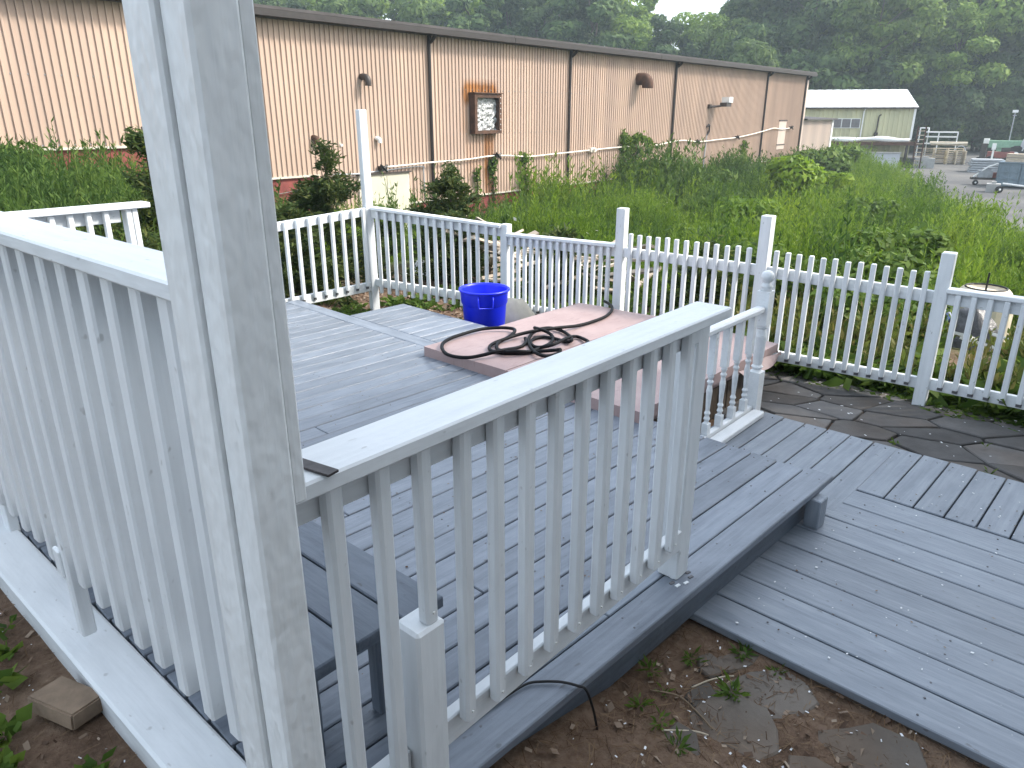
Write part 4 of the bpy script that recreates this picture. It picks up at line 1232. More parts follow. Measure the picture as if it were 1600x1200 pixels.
# ------------------------------------------------------------------ unseen building behind the viewpoint, added to shade the deck
hs = thing('house', 'pale grey clapboard house standing behind the viewpoint next to the deck', 'house', (1.5, -6, -.3))
for (x0, x1, y0, y1) in ((-7.0, 8.8, -2.25, -2.2), (-7.0, 8.8, -11.0, -10.95), (-7.05, -7.0, -11.0, -2.2), (8.8, 8.85, -11.0, -2.2)):
    mesh_obj('wall', *box_geo(x0, x1, y0, y1, -.6, 7.3), 'house_siding', hs, None)
for k in range(40):
    mesh_obj('clapboard', *box_geo(-7.0, 8.8, -2.199, -2.178, -.3 + k * .19, -.3 + k * .19 + .184), 'house_siding', hs, None)
hr = [(-7.4, -1.75, 7.25), (9.2, -1.75, 7.25), (9.2, -6.6, 9.3), (-7.4, -6.6, 9.3), (-7.4, -11.4, 7.25), (9.2, -11.4, 7.25)]
mesh_obj('roof', hr + [(x, y, z + .12) for x, y, z in hr], [(0, 1, 2, 3), (3, 2, 5, 4), (6, 9, 8, 7), (9, 10, 11, 8), (0, 6, 7, 1), (4, 5, 11, 10)], 'roof_dark', hs, None)

# ------------------------------------------------------------------ foliage builders
def cloud_leaves(n, lobes, size, r, up=0.35, asp=.45, surf=.75):
    """leaves spread over the shells of overlapping lobes; lobes: (cx,cy,cz,rx,rz)"""
    Lb = np.array(lobes, float)
    wgt = (Lb[:, 3] ** 2); wgt = wgt / wgt.sum()
    k = r.choice(len(Lb), n, p=wgt)
    d = unit(r.normal(size=(n, 3)))
    d[:, 2] = d[:, 2] * .8 + .12
    rad = surf + (1.08 - surf) * r.random(n) ** .6
    C = Lb[k, :3] + d * np.stack([Lb[k, 3], Lb[k, 3], Lb[k, 4]], 1) * rad[:, None]
    nn = unit(d + r.normal(size=(n, 3)) * .45 + np.array([0, 0, up]))
    D = unit(np.cross(nn, r.normal(size=(n, 3))))
    q = np.cross(nn, D)
    L = (size * r.uniform(.6, 1.35, n))[:, None]
    return np.stack([C - D * L, C + q * L * asp - D * L * .15, C + D * L, C - q * L * asp - D * L * .15], 1).reshape(-1, 3)
def tree_pieces(seed, H_, cr, base, n_leaf, size, shape='round'):
    r = np.random.default_rng(seed)
    lobes = []
    nl = 30
    for i_ in range(nl):
        f = (i_ + .5) / nl
        z = lerp(base, H_ - cr * .25, f ** .9)
        prof = math.sin(math.pi * min(1, .18 + .82 * (1 - f) ** .75 if shape == 'cone' else .22 + .72 * (1 - f))) ** .6 if shape != 'cone' else (1 - f) ** .7 + .12
        a = r.uniform(0, 2 * math.pi)
        rad = cr * prof * r.uniform(.3, .98)
        lr_ = cr * r.uniform(.24, .46) * (.6 + .5 * prof)
        lobes.append((rad * math.cos(a), rad * math.sin(a), z, lr_, lr_ * r.uniform(.65, .95)))
    V_ = cloud_leaves(n_leaf, lobes, size, r)
    geo = []
    zs = np.linspace(0, H_ * .8, 7)
    path = [(r.normal() * .12 * k, r.normal() * .12 * k, z) for k, z in enumerate(zs)]
    geo.append(tube_geo(path, np.linspace(.028 * H_ * .6, .04, 7), 7))
    for i_ in range(9):
        lb = lobes[int(r.integers(0, nl))]
        z0 = max(base * .6, lb[2] - cr * .5)
        geo.append(tube_geo([(0, 0, min(z0, H_ * .7)), (lb[0] * .5, lb[1] * .5, lerp(z0, lb[2], .6)), (lb[0], lb[1], lb[2])], [.10, .07, .03], 5))
    return V_, join_geo(geo)
TREES = []
specs = [(17.5, 4.0, 3.0, 'round'), (20, 4.6, 4.5, 'round'), (15.5, 3.4, 2.0, 'round'), (21, 3.6, 4.0, 'cone'), (18, 5.0, 2.5, 'round'), (13.0, 3.8, 0.8, 'round'), (9.0, 3.6, .2, 'round')]
for k, (H_, cr, bs, shp) in enumerate(specs):
    V_, tg = tree_pieces(100 + k, H_, cr, bs, 7600, .33, shp)
    ml = np_mesh('crown', V_); ml.materials.append(M['leaf_tree'])
    md = ml.copy(); md.materials.clear(); md.materials.append(M['leaf_tree_dark'])
    mt = bpy.data.meshes.new('trunk')
    mt.from_pydata([tuple(q) for q in tg[0]], [], tg[1]); mt.materials.append(M['bark'])
    TREES.append((ml, mt, md))
TL = {}
def put_tree(px, fwd, k, s, label, zb=None, dark=False, group='trees of the wood behind the buildings'):
    az = math.atan((px - 800) / 1225.0)
    d = fwd / math.cos(az)
    a = HEAD - az
    x, y = d * math.cos(a), d * math.sin(a)
    zb = -2.0 if zb is None else zb
    t_ = thing('woodland_tree', label, 'tree', (x, y, zb), group)
    TL.setdefault(label, []).append((px, t_))
    r = random.Random(int(px * 7 + fwd))
    rz = r.uniform(0, 6.28)
    for me_, nm in ((TREES[k][2 if dark else 0], 'crown'), (TREES[k][1], 'trunk')):
        o_ = bpy.data.objects.new(nm, me_)
        COL.objects.link(o_); o_.parent = t_
        o_.rotation_euler = (0, 0, rz); o_.scale = (s * r.uniform(.92, 1.1), s * r.uniform(.92, 1.1), s)
    return t_
LM = [(380, 'the porch post side'), (440, 'the wall left of the vent'), (530, 'the bent vent pipe'), (620, 'the wall left of the first downspout'), (668, 'the first downspout'), (715, 'the wall left of the extractor box'), (755, 'the rusty extractor box'), (820, 'the wall past the extractor box'), (889, 'the second downspout'),
      (945, 'the wall left of the exhaust hood'), (1000, 'the exhaust hood'), (1055, 'the third downspout'), (1110, 'the wall lamp'), (1155, 'the wall right of the wall lamp'), (1198, 'the fourth downspout'), (1240, 'the wall hatch'), (1275, 'the small annex'), (1310, 'the left of the shed roof'),
      (1342, 'the shed window'), (1385, 'the right of the shed roof'), (1425, 'the right corner of the shed'), (1460, 'the pallet stacks'), (1500, 'the bent pipe hoop'), (1535, 'the open lot'), (1570, 'the lamp post'), (1610, 'the blue container')]
KN = ['rounded', 'tall broad', 'short dense', 'tall narrow', 'wide spreading', 'low broad', 'bushy']
def tree_label(px, k, rank, size=''):
    q = min(LM, key=lambda e: abs(e[0] - px))[1]
    return size + '%s tree %s wood above %s' % (KN[k], rank, q)
# front rank
fr_rank = [
 (395, 92, 0, .98), (452, 88, 2, 1.02), (505, 93, 4, .92), (560, 86, 2, 1.0), (612, 92, 0, .97), (660, 87, 5, 1.18), (705, 93, 4, .96), (748, 88, 2, 1.05), (795, 94, 0, 1.04), (838, 88, 3, .83),
 (880, 92, 4, 1.05), (920, 88, 2, 1.16), (962, 91, 0, .80), (1000, 96, 3, .84), (1040, 88, 2, .90), (1085, 93, 0, .84), (1125, 88, 4, .78), (1165, 85, 5, 1.0), (1205, 92, 0, 1.12), (1250, 88, 1, 1.05),
 (1290, 94, 4, 1.18), (1335, 90, 1, 1.06), (1378, 95, 0, 1.25), (1415, 84, 2, 1.08), (1445, 88, 0, 1.0), (1490, 90, 1, 1.10), (1540, 85, 4, 1.16), (1585, 88, 1, 1.10), (1630, 82, 0, 1.2), (1680, 86, 4, 1.2)]
for (px, fw, k, s) in fr_rank:
    put_tree(px, fw, k, s, tree_label(px, k, 'in front of the'), dark=(int(px) // 7) % 5 in (1, 3))
# second rank, taller behind
r_ = random.Random(4)
px = 380
while px < 1720:
    lowgap = 950 < px < 1140
    s = r_.uniform(.74, .84) if lowgap else (r_.uniform(1.05, 1.2) if px < 1200 else r_.uniform(1.25, 1.5))
    if 1415 < px < 1455: s = .95
    k = r_.choice([0, 1, 3, 4])
    put_tree(px, r_.uniform(104, 116), k, s, tree_label(px, k, 'at back of'), dark=r_.random() < .55)
    px += r_.uniform(30, 46)
# low edge trees that close the wood towards the ground
px = 1235
while px < 1700:
    k = r_.choice([5, 6, 6])
    sc_ = r_.uniform(.75, 1.15)
    put_tree(px, r_.uniform(79, 84), k, sc_, tree_label(px, k, 'at low edge of', 'small ' if sc_ < .88 else 'large ' if sc_ > 1.02 else 'mid-sized ').replace('wood above', 'wood behind'), dark=True, group='low trees at the edge of the wood')
    px += r_.uniform(24, 34)
# the one light tree and the lime tree above the roof line
put_tree(1360, 80, 1, .92, 'pale yellow-green crown standing in front of the dark wood above the shed')
put_tree(1172, 78, 5, .82, 'round light tree just above the far end of the warehouse roof')
put_tree(1480, 80, 2, .90, 'light leaning tree right of the shed roof')

for lab_, lst in TL.items():          # two alike above one landmark: say which
    if len(lst) == 2:
        lst.sort(key=lambda e: e[0])
        lst[0][1]['label'] = 'leftmost ' + lab_
        lst[1][1]['label'] = 'rightmost ' + lab_
# ------------------------------------------------------------------ weeds: nobody could count them
def weed_variant(r, H_, n, spread=.12, leafl=.07, asp=.16, lean=.12):
    stems = 5
    Vs = []
    for s_ in range(stems):
        b = np.array([r.normal() * spread, r.normal() * spread, 0])
        hh = H_ * r.uniform(.65, 1.1)
        ln = np.array([r.normal() * lean, r.normal() * lean, 1.0]) * hh
        q = np.array([.006, 0, 0])
        Vs.append(np.array([b - q, b + q, b + ln * .98 + q * .3, b + ln * .98 - q * .3]))
        m_ = n // stems
        t_ = r.uniform(.12, 1.0, m_)
        C = b + ln * t_[:, None]
        a = r.uniform(0, 2 * math.pi, m_)
        out = np.stack([np.cos(a), np.sin(a), r.uniform(.6, 2.2, m_)], 1)
        L = leafl * (1.15 - .75 * t_) * r.uniform(.7, 1.3, m_)
        C = C + unit(out) * L[:, None]
        Vs.append(diamonds(C, out, L, L * asp * r.uniform(.8, 1.6, m_), r))
    return np.concatenate(Vs)
def scatter(variants, X, Y, S_, r, Z=None):
    Z = h(X, Y) if Z is None else Z
    out = []
    kk = r.integers(0, len(variants), len(X))
    for k, v_ in enumerate(variants):
        sel = np.where(kk == k)[0]
        if not len(sel): continue
        a = r.uniform(0, 2 * math.pi, len(sel)); s = S_[sel]
        ca_, sa_ = np.cos(a)[:, None], np.sin(a)[:, None]
        P_ = np.stack([(v_[None, :, 0] * ca_ - v_[None, :, 1] * sa_) * s[:, None] + X[sel][:, None],
                       (v_[None, :, 0] * sa_ + v_[None, :, 1] * ca_) * s[:, None] + Y[sel][:, None],
                       v_[None, :, 2] * s[:, None] + Z[sel][:, None] - .02], -1)
        out.append(P_.reshape(-1, 3))
    return np.concatenate(out)
def wall_gap(X, Y):      # distance in front of the warehouse wall
    return BD - (-X * math.sin(BA) + Y * math.cos(BA))
def patchy(X, Y):
    return 1 + .38 * np.sin(X * 1.1 + 1.3 * np.sin(Y * .7)) * np.sin(Y * 1.3 + .8 * np.sin(X * .9)) + .22 * np.sin(X * .43 + 1) * np.sin(Y * .51 + 2)
def in_field(X, Y):
    edge = np.interp(X, [6, 19, 26, 31, 37, 49, 57, 60], [-8, .8, 3.7, 5.6, 7.7, 12.4, 17, 24])
    ok = (wall_gap(X, Y) > .25) | (X > 53)
    ok &= ~((X < 9.0) & (Y > 4.6) & (Y < 7.7))
    ok &= ~((X < 12.2) & (Y > .2) & (Y < 2.3))
    ok &= (Y > edge) & (np.maximum(X - 7.4, Y - 8.2) > 0)
    return ok
r = np.random.default_rng(21)
varN = [weed_variant(r, .85, 165, .14, .050, .20) for _ in range(6)]
varF = [weed_variant(r, .95, 105, .24, .085, .20) for _ in range(5)]
# near field
N = 6000
X = r.uniform(7.2, 20, N); Y = r.uniform(-3, 16.3, N)
ok = in_field(X, Y) & (X + Y * .2 > 8.4) & (Y < 14 + X * .2)
X, Y = X[ok], Y[ok]
ramp_in = ss(0, 3.0, np.maximum(X - 7.4, Y - 8.2))
keep = r.random(len(X)) < .35 + .65 * ramp_in
X, Y = X[keep], Y[keep]
S_ = (.5 + .9 * ss(0, 4.5, np.maximum(X - 7.4, Y - 8.2))) * r.uniform(.6, 1.3, len(X)) * patchy(X, Y)
S_ *= 1 - .5 * ss(10.5, 12, X) * (1 - ss(15.5, 18, X)) * ss(7.5, 9, Y)
o = np_obj('weed_field', scatter(varN, X, Y, S_, r), 'leaf_weed')
tag(o, 'tall feathery green weeds covering the slope behind the white fence', 'weeds', kind='stuff')
N = 7500
X = 20 + 38 * r.random(N) ** 1.25; Y = r.uniform(-2, 24, N)
ok = in_field(X, Y); X, Y = X[ok], Y[ok]
S_ = r.uniform(.8, 1.45, len(X)) * patchy(X, Y)
S_ *= 1 + .45 * (1 - ss(.3, 2.5, wall_gap(X, Y)))
S_ *= 1 - .12 * ss(24, 36, X)
S_ *= np.where(np.hypot(X - 28.5, Y - 10.3) < 1.8, .7, 1)
o = np_obj('far_weed_field', scatter(varF, X, Y, S_, r), 'leaf_weed')
tag(o, 'green weeds stretching along the warehouse to the asphalt lot', 'weeds', kind='stuff')
# tall darker weeds on the left and along the wall foot
N = 2600
X = r.uniform(-3, 7.0, N); Y = r.uniform(7.6, 15.6, N)
ok = (X < 3.2 + (Y - 7.6) * .42); X, Y = X[ok], Y[ok]
S_ = lerp(1.45, 2.05, ss(8, 13, Y)) * r.uniform(.7, 1.15, len(X))
o = np_obj('tall_weeds', scatter(varN, X, Y, S_, r), 'leaf_weed_dark')
tag(o, 'tall dark green weeds behind the far left railing', 'weeds', kind='stuff')
N = 1300
s0 = r.uniform(8, 46, N); g0 = r.uniform(.2, 2.0, N)
X = s0 * math.cos(BA) - (BD - g0) * math.sin(BA); Y = s0 * math.sin(BA) + (BD - g0) * math.cos(BA)
S_ = r.uniform(.8, 1.75, N) * (1 + .45 * np.exp(-((s0 - 29) / 5.5) ** 2)) * (1 + .40 * np.sin(s0 * 1.1) * np.sin(s0 * .37 + 1))
S_ *= np.where((s0 > 12.3) & (s0 < 15.6), .35, np.where((s0 > 15) & (s0 < 24), .62, 1))
o = np_obj('wall_foot_weeds', scatter(varF, X, Y, S_, r), 'leaf_weed_dark')
tag(o, 'mixed weeds growing along the foot of the warehouse wall', 'weeds', kind='stuff')
# low mixed plants just behind the fence
def rosette(r, n, L, up=.5, asp=.42):
    a = r.uniform(0, 2 * math.pi, n)
    out = np.stack([np.cos(a), np.sin(a), r.uniform(.15, 1.2, n) * up], 1)
    l = L * r.uniform(.5, 1.1, n)
    C = unit(out) * (l * r.uniform(.5, 1.6, n))[:, None] + np.array([0, 0, L * .3])
    return diamonds(C, out + r.normal(size=out.shape) * .25, l * .6, l * asp * .6, r)
varR = [rosette(r, 26, .10) for _ in range(5)]
# broad-leaved clumps mixed into the field
N = 900
X = 11 + 19 * r.random(N) ** 1.3; Y = r.uniform(-2, 15, N)
ok = in_field(X, Y) & (np.sin(X * .8 + 2) * np.sin(Y * .9 + X * .2) > .25); X, Y = X[ok], Y[ok]
o = np_obj('broad_leaved_weeds', scatter([rosette(r, 80, .15, 1.2, .35) for _ in range(4)], X, Y, r.uniform(.9, 1.7, len(X)), r, h(X, Y) + r.uniform(.35, .8, len(X))), 'leaf_low')
tag(o, 'broad-leaved weeds growing in clumps through the feathery field', 'weeds', kind='stuff')
N = 420
X = 8.5 + 26 * r.random(N); Y = r.uniform(0, 15, N)
ok = in_field(X, Y); X, Y = X[ok], Y[ok]
o = np_obj('tall_spikes', scatter(varN, X, Y, r.uniform(1.5, 2.0, len(X)), r), 'leaf_weed_dark')
tag(o, 'taller dark weed spikes standing out of the field', 'weeds', kind='stuff')
N = 3000
t_ = r.uniform(-.4, 6.6, N)
X = np.interp(t_, [-.5, 1.1, 2.4, 3.8, 5.1, 6.5], [5.95, 6.05, 5.9, 5.95, 5.85, 5.2]) + r.uniform(.12, 2.6, N) ** 1.0
Y = t_ + r.normal(size=N) * .1
keep = r.random(N) < np.where((Y > 3.0), .28, 1.0) * (1 - .25 * ss(6.2, 6.6, X))
X, Y = X[keep], Y[keep]
keep = ~((X > 6.7) & (np.abs(Y - (.135 * X + .05)) < .42)); X, Y = X[keep], Y[keep]
S_ = r.uniform(.5, 1.6, len(X)) * np.where(Y < 2.8, 1.35, .9)
o = np_obj('fence_foot_plants', scatter(varR, X, Y, S_, r), 'leaf_low')
tag(o, 'low leafy plants crowding the ground behind the picket fence', 'plants', kind='stuff')
N = 420
X = r.uniform(6.3, 9.3, N); Y = r.uniform(-.5, 3.2, N)
keep = ~((X > 6.7) & (np.abs(Y - (.135 * X + .05)) < .42)); X, Y = X[keep], Y[keep]
o = np_obj('reddish_plants', scatter([weed_variant(r, .42, 45, .1, .06, .3) for _ in range(3)], X, Y, r.uniform(.6, 1.3, len(X)), r), 'leaf_rusty')
tag(o, 'reddish-green low weeds behind the right-hand pickets', 'weeds', kind='stuff')
# strip of low growth between deck and fence
N = 1000
X = np.concatenate([r.uniform(4.65, 5.4, 300), r.uniform(3.95, 5.1, 250), r.uniform(5.84, 6.2, 450)])
Y = np.concatenate([r.uniform(4.3, 6.2, 300), r.uniform(5.8, 6.9, 250), r.uniform(-.6, 2.5, 450)])
o = np_obj('deck_edge_plants', scatter(varR, X, Y, r.uniform(.25, .7, N), r), 'leaf_low')
tag(o, 'small green plants in the strip between deck and fence', 'plants', kind='stuff')
# ------------------------------------------------------------------ single shrubs
def conifer(name, x, y, H_, rad, n, label, seed, leader=.0):
    r = np.random.default_rng(seed)
    z0 = float(h(x, y))
    t_ = thing(name, label, 'shrub', (x, y, z0), 'dark evergreen shrubs behind the fence')
    nb = 46
    fb = r.random(nb) ** .9
    ab = r.uniform(0, 2 * math.pi, nb)
    ln = rad * ((1 - fb) ** .55 * .95 + .10) * r.uniform(.55, 1.25, nb)
    k = r.choice(nb, n, p=ln / ln.sum())
    t2 = r.random(n) ** .7
    rr = ln[k] * t2
    sag = .28 * ln[k] * t2 ** 1.5 * (1 - .6 * fb[k]) - .22 * ln[k] * t2 * fb[k]
    C = np.stack([rr * np.cos(ab[k]), rr * np.sin(ab[k]), fb[k] * H_ * .93 + .08 - sag * .4 + .10 * t2 * H_ * .3], 1) + r.normal(size=(n, 3)) * (.035 + .05 * rad * (1 - t2))[:, None]
    C[:, 2] = np.maximum(C[:, 2], .02)
    D = np.stack([np.cos(ab[k]), np.sin(ab[k]), r.uniform(-.3, .8, n)], 1) + r.normal(size=(n, 3)) * .5
    L = .045 * r.uniform(.5, 1.5, n)
    V_ = diamonds(C, D, L, L * .26, r)
    np_obj('foliage', V_, 'leaf_conifer', t_, (x, y, z0))
    v_, f_ = tube_geo([(0, 0, 0), (.02, .01, H_ * .6), (0, .03, H_ * .99)], [.05, .03, .01], 6)
    mesh_obj('trunk', v_, f_, 'bark', t_, Matrix.Translation((x, y, z0)))
conifer('evergreen_shrub', 5.55, 7.85, 1.75, .62, 9000, 'dark evergreen with a thin leader left of the tall corner post', 31)
conifer('evergreen_shrub', 4.75, 7.6, 1.05, .75, 8000, 'broad dark evergreen seen through the left slat fence', 32)
conifer('evergreen_shrub', 7.55, 7.75, 1.45, .70, 8500, 'dark evergreen behind the capped fence next to the corner post', 33)
conifer('evergreen_shrub', 6.75, 6.9, .85, .62, 7000, 'low dark evergreen right behind the slats left of the blue bin', 34)
conifer('evergreen_shrub', 7.05, 5.35, .72, .55, 7000, 'low dark evergreen behind the fence above the pink cover', 35)
conifer('evergreen_shrub', 3.62, 8.3, 2.0, .60, 9000, 'tall dark evergreen half hidden by the porch post', 36)
conifer('evergreen_shrub', 3.0, 8.0, 1.15, .8, 8000, 'wide dark evergreen below the tall weeds behind the far left railing', 37)
conifer('evergreen_shrub', 7.6, 3.7, .75, .5, 5000, 'small dark shrub behind the middle pickets', 38)
def bush(x, y, H_, rad, n, mat, label, seed, size=.055, asp=.5, group=None, name='leafy_shrub'):
    r = np.random.default_rng(seed)
    z0 = float(h(x, y))
    t_ = thing(name, label, 'shrub', (x, y, z0), group)
    lobes = []
    for k in range(14):
        a = r.uniform(0, 6.28); q = rad * r.uniform(.1, .7); z = H_ * r.uniform(.3, .85)
        l_ = rad * r.uniform(.25, .45)
        lobes.append((q * math.cos(a), q * math.sin(a), z, l_, min(l_, H_ - z + .05)))
    np_obj('foliage', cloud_leaves(n, lobes, size, r, asp=asp, surf=.5), mat, t_, (x, y, z0))
    g = [tube_geo([(0, 0, 0), (lb[0] * .6, lb[1] * .6, lb[2] * .7), (lb[0], lb[1], lb[2])], [.02, .014, .006], 5) for lb in lobes[:6]]
    v_, f_ = join_geo(g)
    mesh_obj('stem', v_, f_, 'bark', t_, Matrix.Translation((x, y, z0)))
bush(11.6, 2.75, 1.65, 1.0, 3800, 'leaf_low', 'dense broad-leaved shrub left of the tall right-hand fence post', 41, .075)
bush(9.4, 2.5, .95, .75, 2600, 'leaf_low', 'low broad-leaved shrub seen through the right-hand pickets', 42, .06)
bush(9.2, 3.9, .95, .8, 2400, 'leaf_low', 'low green shrub seen through the middle pickets', 46, .06)
bush(30.0, 10.9, 2.25, 1.5, 3000, 'leaf_lime', 'bright lime-green bush standing in the weed field', 43, .15)
bush(32.6, 10.6, 1.5, 1.0, 1200, 'leaf_lime', 'small lime-green bush right of the larger lime one', 44, .13)
bush(42.8, 15.2, 1.9, 2.1, 2600, 'leaf_low', 'dark green bush at the far corner of the warehouse', 45, .18)
bush(49.0, 15.8, 1.9, 1.1, 1000, 'leaf_low', 'loose green bush in front of the concrete wall', 47, .18)
bush(5.6, 14.9, 1.35, 1.0, 2600, 'leaf_lime', 'yellow-green creeper mound against the warehouse at far left', 48, .07)
bush(4.2, 15.3, 1.9, 1.0, 2600, 'leaf_low', 'leafy creeper arch against the warehouse wall at far left', 49, .08)
bush(6.0, 14.0, 1.25, .7, 1500, 'leaf_lime', 'bright creeper tuft left of the porch post', 50, .06)
bush(7.0, 8.6, .9, .5, 1400, 'leaf_low', 'leafy green shrub in front of the cream door', 51, .06)
bush(17.5, 5.0, 1.2, 1.1, 1500, 'leaf_low', 'leafy bush in the weeds behind the right-hand pickets', 52, .09)
bush(7.9, 1.75, .62, .5, 1500, 'leaf_low', 'low green bush seen through the pickets left of the tall right post', 53, .045)
bush(15.0, 7.2, 1.5, 1.2, 2200, 'leaf_low', 'rounded leafy bush in the weeds behind the post with pickets on both sides', 57, .08)
bush(20.0, 8.6, 1.6, 1.3, 1800, 'leaf_weed', 'light green bush in the middle of the weed field', 58, .10)
bush(22.5, 6.4, 1.5, 1.2, 1500, 'leaf_low', 'dark leafy bush in the weeds towards the lot', 59, .10)
bush(29.0, 15.0, 1.6, 1.5, 1800, 'leaf_weed_dark', 'tall dark weed clump by the third downspout', 67, .12)
bush(13.2, 4.6, 1.35, 1.0, 2000, 'leaf_lime', 'yellow-green leafy bush above the right-hand pickets', 68, .07)
bush(7.3, 2.0, .55, .5, 1300, 'leaf_low', 'low green bush behind the pickets near the ball newel', 54, .04)
bush(8.2, 3.0, .8, .6, 1600, 'leaf_low', 'leafy bush behind the post with the ball newel in front', 55, .05)
bush(7.0, .1, .45, .45, 1000, 'leaf_low', 'low bush behind the capped fence at the right edge', 56, .04)
# creepers on the wall
def creeper(s0, z1, label, seed, w_=.25, n=500, arch=False):
    r = np.random.default_rng(seed)
    base = Mb @ Vector((s0, -.1, -1.9))
    t_ = thing('wall_creeper', label, 'creeper', base, 'creepers climbing the warehouse wall')
    pts = [(s0, -.08, -1.9), (s0 + .05, -.10, (z1 - 1.9) / 2), (s0 + .02, -.10, z1 - .3), (s0, -.12, z1)]
    if arch: pts += [(s0 + .5, -.3, z1 + .12), (s0 + 1.1, -.5, z1 - .3)]
    Pc = catmull(pts, 10)
    v_, f_ = tube_geo(Pc, .015, 5)
    bpart(t_, 'stem', (v_, f_), 'bark')
    k = r.integers(0, len(Pc), n)
    C = Pc[k] + r.normal(size=(n, 3)) * np.array([w_ * .45, .05, .1]); C[:, 1] = np.minimum(C[:, 1], -.05)
    V_ = diamonds(C, r.normal(size=(n, 3)) + np.array([0, -.6, -.3]), r.uniform(.05, .11, n), r.uniform(.03, .06, n), r)
    me_ = np_mesh('leaves', V_); me_.materials.append(M['leaf_low'])
    o_ = bpy.data.objects.new('leaves', me_)
    link(o_, t_, Mb)
creeper(18.65, .35, 'thin creeper climbing below the rusty extractor box', 61, .16, 220)
creeper(20.3, .45, 'slender creeper on the wall right of the extractor box', 62, .3, 260)
creeper(17.9, .05, 'short creeper on the wall left of the rust run', 66, .12, 120)
creeper(26.6, .95, 'leafy upright creeper on the wall below the exhaust hood', 63, .3, 520)
creeper(27.2, .75, 'arching leafy creeper drooping to the right on the wall', 64, .4, 700, True)
creeper(38.4, .35, 'faint grey-green creeper near the far downspout', 65, .5, 260)

# ------------------------------------------------------------------ litter, chips, needles
def litter(name, X, Y, L, asp, mat, label, r, flat=.25, lift=.006):
    n = len(X)
    Z = h(X, Y) + lift + r.random(n) * .008
    C = np.stack([X, Y, Z], 1)
    a = r.uniform(0, 2 * math.pi, n)
    D = np.stack([np.cos(a), np.sin(a), r.normal(size=n) * flat], 1)
    D = unit(D)
    q = unit(np.stack([-D[:, 1], D[:, 0], r.normal(size=n) * flat], 1))
    l = L * r.uniform(.5, 1.4, n)[:, None]
    w_ = l * asp * r.uniform(.6, 1.3, n)[:, None]
    V_ = np.stack([C - D * l - q * w_, C + D * l - q * w_, C + D * l + q * w_ * .8, C - D * l + q * w_ * .9], 1).reshape(-1, 3)
    o_ = np_obj(name, V_, mat)
    return tag(o_, label, 'litter', kind='stuff')
n = 5200
X = r.uniform(5.2, 8.6, n); Y = r.uniform(2.6, 8.0, n)
litter('wood_chips', X, Y, .022, .4, 'chips', 'brown wood chip mulch on the ground behind the fence', r, .4)
n = 1600
X = r.uniform(4.5, 6.2, n); Y = r.uniform(4.2, 7.6, n)
litter('wood_chips', X, Y, .022, .4, 'chips', 'brown wood chips in the strip between deck and corner post', r, .4)
n = 5200
X = np.concatenate([r.uniform(1.0, 2.42, 3600), r.uniform(-.3, .56, 1600)]); Y = np.concatenate([r.uniform(-.2, 1.12, 3600), r.uniform(1.3, 4.2, 1600)])
litter('pine_needles', X, Y, .022, .045, 'needles', 'dry pine needles scattered over the garden soil', r, .3)
n = 700
X = np.concatenate([r.uniform(1.0, 2.42, 450), r.uniform(-.3, .56, 250)]); Y = np.concatenate([r.uniform(-.2, 1.12, 450), r.uniform(1.3, 4.2, 250)])
litter('leaf_litter', X, Y, .012, .6, 'chips', 'crumbs of bark and dead leaf on the garden soil', r, .5)
n = 95
X = r.uniform(1.3, 2.4, n); Y = r.uniform(0, 1.1, n)
litter('paint_flakes', X, Y, .0048, .6, 'flakes', 'white paint flakes on the soil below the front railing', r, .3, .012)
n = 40
X = r.uniform(.0, .53, n); Y = r.uniform(1.5, 3.4, n)
litter('paint_flakes', X, Y, .006, .4, 'flakes', 'white paint flakes on the soil outside the edging timber', r, .3, .012)
n = 60
X = r.uniform(4.8, 6.0, n); Y = r.uniform(-.2, 2.2, n)
o = litter('paint_flakes', X, Y, .008, .6, 'flakes', 'white paint flakes on the dark flagstones', r, .1, .05)
# crumbs, seeds and flakes lying on the decks
n = 520
X = np.concatenate([r.uniform(.9, 3.5, 330), r.uniform(2.45, 4.6, 190)]); Y = np.concatenate([r.uniform(1.25, 6.2, 330), r.uniform(-.3, .95, 190)])
Z = np.concatenate([np.full(330, .0045), np.full(190, -.1950)])
a = r.uniform(0, 6.283, n); L = (.0055 * r.uniform(.4, 1.6, n))[:, None]; W = L * r.uniform(.25, .8, n)[:, None]
D = np.stack([np.cos(a), np.sin(a), np.zeros(n)], 1); Q = np.stack([-D[:, 1], D[:, 0], np.zeros(n)], 1)
C = np.stack([X, Y, Z], 1)
V_ = np.stack([C - D * L, C + Q * W, C + D * L, C - Q * W], 1)
o = np_obj('deck_crumbs', V_[:400].reshape(-1, 3), 'needles'); tag(o, 'dark crumbs of leaf and bark scattered on the deck boards', 'litter', kind='stuff')
o = np_obj('deck_flakes', V_[400:].reshape(-1, 3), 'flakes'); tag(o, 'white paint specks on the lower deck boards', 'litter', kind='stuff')
# seed heads in the field
n = 420
X = r.uniform(9, 26, n); Y = r.uniform(0, 14, n); ok = in_field(X, Y); X, Y = X[ok], Y[ok]
C = np.stack([X, Y, h(X, Y) + r.uniform(.55, .9, len(X))], 1)
o = np_obj('seed_heads', diamonds(C, r.normal(size=C.shape), r.uniform(.02, .05, len(X)), r.uniform(.015, .03, len(X)), r), 'flower')
tag(o, 'pale seed heads scattered through the weed field', 'seed heads', kind='stuff')

